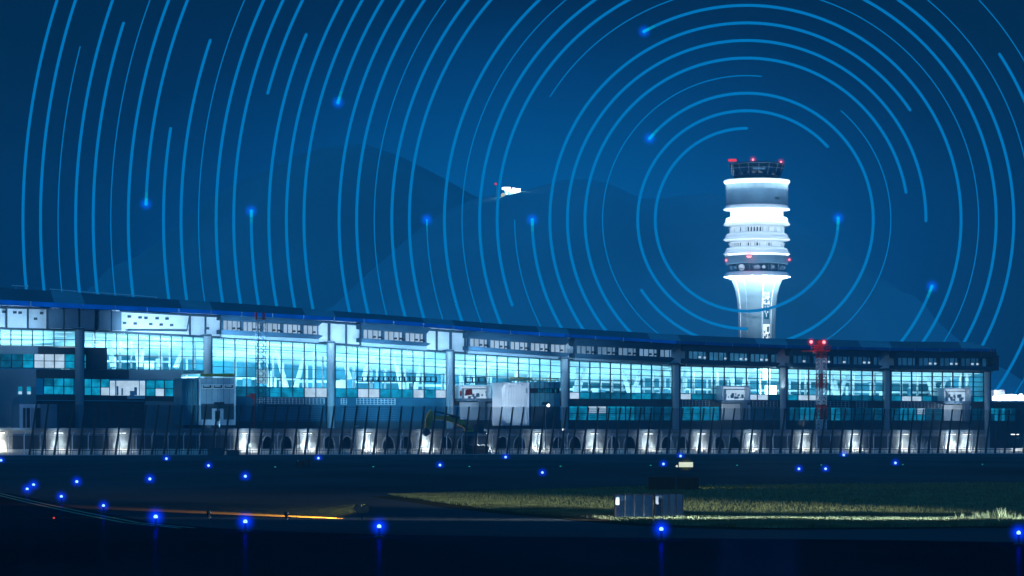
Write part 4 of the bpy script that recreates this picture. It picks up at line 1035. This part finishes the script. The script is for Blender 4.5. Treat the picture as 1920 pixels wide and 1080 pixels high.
# cluster of lit buildings on the ridge
hb = empty('hilltop_station', 'tiny cluster of glaring white lights on the dark ridge', 'building')
YH = 2222.0
for x0, y0, x1, y1 in ((941.5, 351.5, 945, 354.5), (945.5, 351, 957, 354.5), (947, 354.5, 954, 357.5), (949, 357.5, 952, 362.5), (960, 352.5, 966, 356), (963, 354, 976, 358.5), (955, 357.5, 971, 360.5), (957, 356.5, 960, 358)):
    m = MB(); a = [W(x0, y0, YH), W(x1, y0, YH), W(x1, y1, YH), W(x0, y1, YH)]; m.prism(a, [p+Vector((0, 6, 0)) for p in a]); m.build('lit_front', M['lamp_white'], hb)
m = MB(); a = W(943.5, 366, YH); m.ball(a, 1.6); m.build('lamp', M['sign_face'], hb)
m = MB(); a = [W(946, 357.5, YH+8), W(973, 357.5, YH+8), W(973, 376, YH+8), W(946, 376, YH+8)]; m.prism(a, [p+Vector((0, 30, 0)) for p in a]); m.build('wall', M['hill'], hb)
hr = empty('hilltop_beacon', 'tiny dim red beacon just left of the ridge lights', 'beacon')
m = MB(); m.ball(W(929.5, 344.8, YH), .9); m.build('lamp', M['red_dim'], hr)
m = MB(); m.tube([W(929.5, 346, YH), W(929.5, 372, YH)], .25, 5); m.build('mast', M['hill'], hr)

# ------------------------------------------------------------------ haze
m = MB(); m.box((-1700, -30, -1), (1700, 3000, 252))
mt, nt, out = newmat('haze_air')
v = nt.nodes.new('ShaderNodeVolumePrincipled'); v.inputs['Color'].default_value = (.28, .82, 1, 1); v.inputs['Density'].default_value = .0002; v.inputs['Anisotropy'].default_value = 0
nt.links.new(v.outputs[0], out.inputs['Volume'])
tag(m.build('haze', mt), kind='stuff')

# ------------------------------------------------------------------ drawn graphic arcs built as glowing tubes around the tower
AY = 1082.0; AS = AY/F
CX, CY = 1400.0, 412.0
ORD = ['innermost', 'second', 'third', 'fourth', 'fifth', 'sixth', 'seventh', 'eighth', 'ninth', 'tenth', 'eleventh', 'twelfth', 'thirteenth', 'fourteenth', 'fifteenth', 'sixteenth', 'seventeenth', 'eighteenth', 'nineteenth', 'twentieth', 'twenty-first', 'twenty-second', 'twenty-third', 'twenty-fourth', 'twenty-fifth', 'twenty-sixth', 'twenty-seventh', 'twenty-eighth', 'twenty-ninth', 'thirtieth', 'thirty-first', 'thirty-second', 'thirty-third', 'thirty-fourth', 'thirty-fifth', 'thirty-sixth', 'thirty-seventh']
def apos(k, th, dy=0.0):
    r_ = 171.5+32.93*k; t = math.radians(th)
    return W(CX+r_*math.cos(t), CY-r_*math.sin(t), AY)
CN = ['first', 'second', 'third', 'fourth', 'fifth', 'sixth', 'seventh', 'eighth', 'ninth']
def meets(k):
    th = math.radians(roof_ang(k)); x = CX+(171.5+32.93*k)*math.cos(th)
    i = min(range(9), key=lambda q: abs(COL[q]-x))
    return 'meeting roof near '+CN[i]+' column'
def arc(k, a0, a1, thin=False, tip=None, what=''):
    r_ = (171.5+32.93*k); dl = 22/r_*180/PI
    lab = ('thin' if thin else 'thick')+' blue graphic arc, '+ORD[k]+' ring out from tower, '+(what or meets(k))
    if tip is None:
        rad = (1.05 if thin else 2.75)*AS; og = W(CX, CY, AY); m = MB(); n_ = max(8, int(abs(a1-a0)*r_/900)+14)
        m.tube([apos(k, a0+(a1-a0)*i/n_) for i in range(n_+1)], rad, 8)
        if not thin: m.ball(apos(k, a0), rad, 8, 6); m.ball(apos(k, a1), rad, 8, 6)
        tag(m.build('graphic_arc', M['arc'], org=og), lab, 'light arc', 'blue graphic arcs ringing the tower'); return
    o = empty('graphic_arc', lab, 'light arc', 'blue graphic arcs ringing the tower', loc=W(CX, CY, AY))
    b0, b1 = a0, a1; sg = 1 if a1 > a0 else -1
    if tip == 0: b0 = a0+sg*dl
    if tip == 1: b1 = a1-sg*dl
    rad = (1.05 if thin else 2.75)*AS
    def seg(x, y, name, mat, n_):
        m = MB(); m.tube([apos(k, x+(y-x)*i/n_)-o.location for i in range(n_+1)], rad, 8)
        if not thin and name == 'arc_line':
            if tip != 0: m.ball(apos(k, a0)-o.location, rad, 8, 6)
            if tip != 1: m.ball(apos(k, a1)-o.location, rad, 8, 6)
        return m.build(name, mat, o)
    seg(b0, b1, 'arc_line', M['arc'], max(8, int(abs(b1-b0)*r_/900)+14))
    if tip is not None:
        e = a0 if tip == 0 else a1; s_ = b0 if tip == 0 else b1
        seg(s_, (s_+e)/2, 'arc_fade', M['arc_mid'], 3); seg((s_+e)/2, e, 'arc_tip', M['arc_tip'], 3)
        c = apos(k, e); m = MB(); m.ball(c-o.location, rad*1.15, 10, 6); m.build('arc_tip', M['arc_tip'], o)
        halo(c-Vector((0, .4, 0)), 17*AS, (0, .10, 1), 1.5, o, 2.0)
M['arc_mid'] = glow('arc_mid', rgb(0, 145, 192), 1, False)
def roof_ang(k, left=True):
    r_ = 171.5+32.93*k; best = 0
    for d in range(0, 90):
        th = 180+d if left else -d
        x = CX+r_*math.cos(math.radians(th)); y = CY-r_*math.sin(math.radians(th))
        if y > roof_top(x)+9: return th
    return 180+60 if left else -60
LFT = lambda k: roof_ang(k); RGT = lambda k: roof_ang(k, False)
arc(0, 90, 361, tip=1, what='crossing shaft to a blue dot')
arc(1, 42.2, 270, what='ending on the shaft')
arc(2, 140, -72, tip=0, what='starting at a blue dot'); arc(2, 213.8, 248, what='short piece low on the left')
arc(3, 84, 238, True, what='left half'); arc(3, 49.2, -60, True, what='right half')
arc(4, 9.8, LFT(4)); arc(5, -.3, LFT(5))
arc(6, 33.9, LFT(6), what='long upper piece'); arc(6, -19.8, RGT(6), tip=0, what='topped by a blue dot')
arc(7, 118.6, RGT(7), tip=0, what='upper piece with blue dot'); arc(7, 180, LFT(7), tip=0, what='below a blue dot')
arc(8, 148, RGT(8), True, what='long upper piece'); arc(8, 180, LFT(8), True, what='short piece down left')
arc(9, 200, RGT(9)); arc(10, LFT(10), RGT(10)); arc(11, LFT(11), 8, True); arc(12, LFT(12), 62, what='left piece'); arc(12, 33.2, -34, what='piece at the right photo edge')
arc(13, 180, LFT(13), True, tip=0, what='below a blue dot'); arc(13, 80, -34.5, True, what='piece at the right photo edge')
for k in range(14, 37):
    thin = k in (16, 26, 31, 34); up = 118 if k < 22 else 135
    if k == 19: arc(k, 164, up, tip=0, what='blue dot at its lower end')
    elif k == 22: arc(k, 157.2, LFT(k))
    elif k == 23: arc(k, 165.2, up, what='short upper piece'); arc(k, 179, LFT(k), tip=0, what='lower piece hanging from a blue dot')
    elif k == 27: arc(k, 161.5, LFT(k))
    elif k == 28: arc(k, 171, LFT(k))
    elif k == 29: arc(k, 178.5, up, tip=0, what='blue dot at its lower end')
    elif k == 32: arc(k, 162.5, LFT(k))
    elif k == 34: arc(k, 165.4, LFT(k), True)
    else: arc(k, up, LFT(k), thin)

# ------------------------------------------------------------------ taxiway lights
BL = [(2, 863, 'at the left photo edge, near the fence'), (312, 860, 'far row, below the leaning fence left of the taller equipment box'), (391, 873, 'mid field, below the two dark equipment boxes'), (460, 893, 'mid field, right of the one on the dim pavement streak'),
      (281, 898, 'mid field above the orange glow'), (144, 903, 'left field, first right of the close pair'), (63, 909, 'upper one of the close pair at far left'), (51, 917, 'lower one of the close pair at far left'), (115, 931, 'on the taxiway edge, just right of the close pair'),
      (194, 948, 'on the taxiway edge beside the dim red glow'), (292, 969, 'near and large, leftmost of the row under the orange beam'), (460, 978, 'near and large, between the two small black markers'), (711, 987, 'near and large, right of the twin guard lamp'), (1240, 992, 'near and large, below the front pair of signs'), (1910, 999, 'near and large, at the right photo edge'),
      (597, 859, 'far row, right of the dark cabinet'), (825, 872, 'far field, below the digger arm'), (948, 857, 'far row, close under the fence right of the digger'), (1017, 886, 'mid field, alone above the grass island'), (1244, 870, 'left of the lit yellowish sign'), (1276, 855, 'directly above the lit yellowish sign'),
      (1498, 879, 'left one of the pair below the red and white mast'), (1548, 879, 'right one of the pair below the red and white mast'), (1582, 853, 'far row, just right of the red and white mast'), (1679, 868, 'far field, below the last but one terminal column')]
for px, py, ph in BL:
    Yl = (EYE-.3)*F/(py-HY); p = Vector(((px-HX)/F*Yl, Yl, .3)); s_ = Yl/F
    near = py > 960; mid = 890 < py <= 960
    o = empty('taxiway_light', 'blue taxiway edge light, '+ph, 'taxiway light', 'blue taxiway edge lights', loc=(p.x, p.y, 0))
    rc = (4.0 if near else (2.7 if mid else 2.3))*s_
    rc = min(rc, .28)
    m = MB(); m.ball((0, 0, .3), rc, 12, 8, 1.0); m.build('lens', M['blue_core'], o, smooth=True)
    m = MB(); m.lathe([(.13, 0), (.12, .03), (.04, .05), (.035, .22), (.07, .26)], (0, 0, 0), 10); m.build('stem', M['black'], o)
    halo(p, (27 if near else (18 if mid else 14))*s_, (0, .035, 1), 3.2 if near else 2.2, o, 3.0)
    lamp('lens_light', 'POINT', p+Vector((0, 0, rc)), (34 if near else (16 if mid else 30)), (.0, .03, 1), parent=o, shadow_soft_size=rc, specular_factor=1300 if near else 2)
GL = [(516, 876.5), (700, 876), (880, 875.7), (1051, 875), (1220, 873.5), (1382, 873.2), (1540, 872.6), (1693, 872), (1842, 871.5)]
GW = ['below the dark cabinet', 'right of the dark cabinet', 'below the digger arm', 'left of the blue light above the grass island', 'left of the lit sign', 'right of the lit sign', 'below the red and white mast', 'below the right hand far blue light', 'nearest the right photo edge']
for (px, py), ph in zip(GL, GW):
    p = G(px, py)
    o = empty('inset_light', 'tiny green inset taxiway light, '+ph, 'inset light', 'green inset taxiway lights', loc=p)
    m = MB(); m.lathe([(.10, 0), (.09, .05), (.05, .10)], (0, 0, 0), 10); m.build('lens', M['green_core'], o)
    m = MB(); m.lathe([(.16, 0), (.15, .02)], (0, 0, 0), 10); m.build('rim', M['black'], o)

# ------------------------------------------------------------------ signs, cabinets, markers
def sign(x0, x1, y0, yb, n_, th, label, mat, legs=True, plates=True, rot=0, name='taxiway_sign'):
    b0 = G((x0+x1)/2, yb); Y = b0.y; s_ = Y/F; wd = (x1-x0)*s_; ht = (yb-y0)*s_; lg = ht*.10
    o = empty(name, label, 'taxiway sign', 'backs of taxiway signs on the grass', loc=b0)
    for k in range(n_):
        a = -wd/2+wd*k/n_
        m = MB(); m.box((a+wd*.015, 0, lg), (a+wd/n_-wd*.015, th, ht-.03)); m.build('panel', mat, o)
    m = MB()
    for k in range(n_+1):
        a = -wd/2+wd*k/n_; m.box((a-wd*.013, -.05, 0), (a+wd*.013, th*.6, ht))
    m.box((-wd/2, .02, ht-.035), (wd/2, th+.03, ht)); m.box((-wd/2, .02, lg-.02), (wd/2, th+.03, lg+.01))
    m.build('frame', M['black'], o)
    m = MB()
    for k in range(n_+1): a = -wd/2+wd*k/n_; m.box((a-.05, -.1, 0), (a+.05, .2, .04))
    m.build('foot', M['dark_metal'], o)
    m = MB(); m.box((-wd/2-.02, th+.034, lg), (wd/2+.02, th+.06, ht)); m.build('face', M['dark_metal'], o)
    if plates:
        m = MB(); m.box((-wd/2+.02, -.09, ht*.58), (-wd/2+.02+wd*.10, -.055, ht*.88)); m.build('plate', M['white_plate'], o)
        m = MB(); m.box((-wd/2+wd*.17, -.02, ht*.74), (-wd/2+wd*.27, -.003, ht*.93)); m.build('sticker', M['col_grey'], o)
    return o
sign(1153, 1224, 926.5, 974, 4, .3, 'broad grey back of a sign at front left of the four on the grass', M['sign_back'])
sign(1228, 1281, 925, 972.5, 4, .3, 'narrower grey back of a sign at front right of the four on the grass', M['sign_back'])
sign(1216, 1266, 894, 920, 2, .3, 'black silhouetted sign behind, rear left of the four on the grass', M['black'], plates=False)
sign(1270.5, 1310, 895, 920, 2, .3, 'black silhouetted sign behind, rear right of the four on the grass', M['black'], plates=False)
b0 = G(1286, 882); s_ = b0.y/F
o = empty('lit_sign', 'small glowing yellowish white sign facing us beyond the grass', 'lit sign', loc=b0)
m = MB(); m.box((-13.2*s_, -.1, 6.2*s_), (13.2*s_, -.05, 15.5*s_)); m.build('face', M['sign_face'], o)
m = MB(); m.box((-14*s_, -.045, 5.4*s_), (14*s_, .25, 16.2*s_)); m.build('case', M['black'], o)
m = MB()
for x in (-10, 0, 10): m.box((x*s_-.05, 0, 0), (x*s_+.05, .1, 5.4*s_))
m.build('leg', M['black'], o)
m = MB(); m.ball((-17*s_, -.1, 8*s_), 2.2*s_); m.build('lamp', M['sign_face'], o)
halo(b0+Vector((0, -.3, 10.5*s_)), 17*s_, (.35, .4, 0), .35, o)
# dark cabinet in the far field
b0 = G(568.5, 876.5); s_ = b0.y/F
o = empty('cabinet', 'small black cabinet with open frame in the far field', 'cabinet', loc=b0)
m = MB(); m.box((-13*s_, 0, 0), (-9.5*s_, .5, 14.5*s_)); m.box((9.5*s_, 0, 0), (13.5*s_, .5, 14.5*s_)); m.box((-2*s_, 0, 0), (1*s_, .5, 12*s_)); m.build('post', M['black'], o)
m = MB(); m.box((-9.4*s_, .05, 9*s_), (9.4*s_, .45, 13.5*s_)); m.box((-9.4*s_, .1, 2*s_), (-2.1*s_, .4, 8.9*s_)); m.build('board', M['dark_metal'], o)
m = MB(); m.ball((-9.5*s_, -.2, 12.5*s_), 1.5*s_); m.build('lamp', M['col_grey'], o)
# twin guard lamp (two round heads on one pole)
b0 = G(678.5, 977); s_ = b0.y/F
wg = empty('guard_lamp', 'twin round headed guard lamp on a short pole at end of the orange beam', 'guard lamp', loc=b0)
M['tan'] = paint('tan', (.20, .11, .08), .6, .2, 4)
for sx in (-1, 1):
    m = MB(); N = 20
    for (r_, y0, y1) in ((7.2, 0, .10), ):
        c = Vector((sx*6.4*s_, 0, 23*s_))
        f = [c+Vector((r_*s_*math.cos(2*PI*k/N)*(1.05), y0, r_*s_*math.sin(2*PI*k/N)*1.05)) for k in range(N)]
        m.prism(f, [p+Vector((0, y1, 0)) for p in f])
    h = m.build('lamp_head', M['tan'], wg)
    m = MB(); c = Vector((sx*8.4*s_, .1, 24.5*s_))
    f = [c+Vector((6.6*s_*math.cos(2*PI*k/N), .004, 6.6*s_*math.sin(2*PI*k/N)*1.05)) for k in range(N)]
    m.prism(f, [p+Vector((0, .2, 0)) for p in f]); m.build('visor', M['black'], h)
m = MB(); m.tube([(0, .05, 0), (0, .05, 16*s_)], 1.3*s_, 8); m.build('pole', M['dark_metal'], wg)
m = MB(); m.box((-4*s_, 0, 14.5*s_), (4*s_, .12, 17*s_)); m.box((-.8*s_, -.03, 15*s_), (.6*s_, -.004, 27*s_)); m.build('bracket', M['tan'], wg)
for px, y0, yb, lab in ((391.5, 957, 972, 'small black marker lamp silhouetted left in the orange beam'), (537.5, 959, 974, 'small black marker lamp silhouetted nearer the twin guard lamp')):
    b0 = G(px, yb); s_ = b0.y/F
    o = empty('marker_lamp', lab, 'marker lamp', 'black marker lamps in the orange beam', loc=b0)
    m = MB(); m.lathe([(2.2*s_, 0), (2.0*s_, 3*s_), (3.2*s_, 6*s_), (4.4*s_, 10*s_), (4.4*s_, 13.5*s_), (2.5*s_, 15*s_)], (0, 0, 0), 14); m.build('lamp_head', M['black'], o)
    m = MB(); m.lathe([(3.4*s_, 0), (3.2*s_, 1*s_)], (0, 0, 0), 12); m.build('base', M['dark_metal'], o)
p = G(101, 974); o = empty('marker_lamp', 'single tiny red lamp low on the left taxiway', 'marker lamp', loc=p)
m = MB(); m.ball((0, 0, .05), .035); m.build('lens', M['red_dim'], o); m = MB(); m.lathe([(.05, 0), (.04, .03)], (0, 0, 0), 10); m.build('base', M['black'], o)
# orange beam from the guard lamp raking the pavement
gp = G(690, 975)
q = G(300, 958); q2 = G(-300, 940)
bt_ = Vector((G(200, 953).x-gp.x, G(200, 953).y-gp.y, 0)).normalized(); bs = Vector((gp.x, gp.y+.4, .45))
lamp('guard_beam', 'SPOT', bs, 620000, (1, .36, .03), parent=wg, target=bs+bt_*10-Vector((0, 0, 1.0)), spot_size=.21, spot_blend=.55, shadow_soft_size=.1)

# ------------------------------------------------------------------ grass island
LOW = [(722, 931), (760, 936), (860, 950), (940, 960), (1000, 966), (1080, 972), (1150, 979), (1240, 986), (1340, 990), (1440, 992.5), (1600, 991), (1760, 990), (1920, 988), (2300, 984)]
UP = [(722, 930), (800, 927), (900, 923), (1000, 919), (1150, 914), (1400, 909), (1920, 905), (2300, 903)]
M['verge'] = paint('verge_grass', (.07, .085, .05), 1, .4, .8, spec=0)
m = MB(); poly = [G(x, y) for x, y in LOW]+[G(x, y) for x, y in UP[::-1]]
m.add([(p.x, p.y, .006) for p in poly], [tuple(range(len(poly)))])
tag(m.build('verge', M['verge']), kind='structure')
m = MB(); lo3 = [G(x, y) for x, y in LOW]
for a, b in zip(lo3[:-1], lo3[1:]):
    t = (b-a).normalized(); n_ = Vector((-t.y, t.x, 0)); n_ = -n_ if n_.y > 0 else n_
    q = [a+n_*.7, b+n_*.7, b-n_*.9, a-n_*.9]; m.add([(v.x, v.y, .012) for v in q], [(0, 1, 2, 3)])
tag(m.build('soil_edge', M['soil']), kind='structure')
M['blade'] = paint('grass_blade', (.095, .115, .065), .9, .5, .6, spec=.05)
m = MB()
def blade(x, y, h, wd):
    a = R.uniform(0, 6.28); dx, dy = math.cos(a)*wd, math.sin(a)*wd; lx, ly = R.uniform(-.5, .5)*h, R.uniform(-.5, .5)*h
    m.add([(x-dx, y-dy, 0), (x+dx, y+dy, 0), (x+lx, y+ly, h)], [(0, 1, 2)])
cnt = 0
while cnt < 105000:
    px = R.uniform(725, 1990); lo_, up_ = interp(px, LOW), interp(px, UP)
    g0_, g1_ = G(px, lo_-2).y, min(235, G(px, up_).y)
    if g1_ <= g0_: continue
    if R.random() < .66: y = g0_+(min(g1_, g0_+17)-g0_)*R.random()
    else: y = g0_+(g1_-g0_)*R.random()
    x = (px-HX)/F*y
    h = R.uniform(.07, .13)*(1+.5*max(0, math.sin(x*.9)*math.sin(y*.31+1)))
    blade(x, y, h, R.uniform(.016, .032)*(y/110)); cnt += 1
tag(m.build('grass', M['blade']), 'rough mown grass on the island between taxiways', kind='stuff')
m = MB()
for (x, y, h, n_) in [(R.uniform(1800, 1990), R.uniform(974, 980), R.uniform(.16, .34), 22) for _ in range(34)]+[(1876, 977, .50, 60), (1858, 977, .36, 30), (1890, 977, .4, 34), (1403, 962, .3, 16), (1392, 961, .22, 12), (1635, 972, .3, 14), (1560, 972, .22, 10)]:
    c = G(x, y)
    for k in range(n_):
        blade(c.x+R.gauss(0, .10), c.y+R.gauss(0, .2), h*R.uniform(.5, 1), R.uniform(.012, .03))
tag(m.build('weeds', M['blade']), 'taller weeds sticking up from the lit grass at right', kind='stuff')
# vehicle headlamp beam raking the grass from outside the right edge, and a dim yellow one behind the rear signs
a = G(3400, 983)
lamp('headlamp', 'SPOT', (a.x, a.y, 4.2), 1300000, (.85, .97, 1), target=(G(1560, 976).x, G(1560, 976).y, 0), spot_size=.12, spot_blend=1, shadow_soft_size=1.2)
lamp('tip_fill', 'SPOT', (34, 92, 13), 160000, (1, .96, .66), target=(G(960, 943).x, G(960, 943).y, 0), spot_size=.42, spot_blend=1, shadow_soft_size=.6)  # added out-of-view spot, gives the grass tip its olive light
a = G(1290, 917)
lamp('sign_glow', 'SPOT', (a.x, a.y+.7, .7), 260, (1, .85, .1), target=(a.x+6, a.y+3, 0), spot_size=2.2, spot_blend=.9, shadow_soft_size=.1)
a = G(1100, 970)
lamp('soil_tint_spot', 'SPOT', (G(1142, 978).x, G(1142, 978).y, .35), 160, (1, .30, .2), target=(G(1050, 971).x, G(1050, 971).y, 0), spot_size=.9, spot_blend=.9, shadow_soft_size=.1)  # added red spot that reddens the soil, no lamp stands here
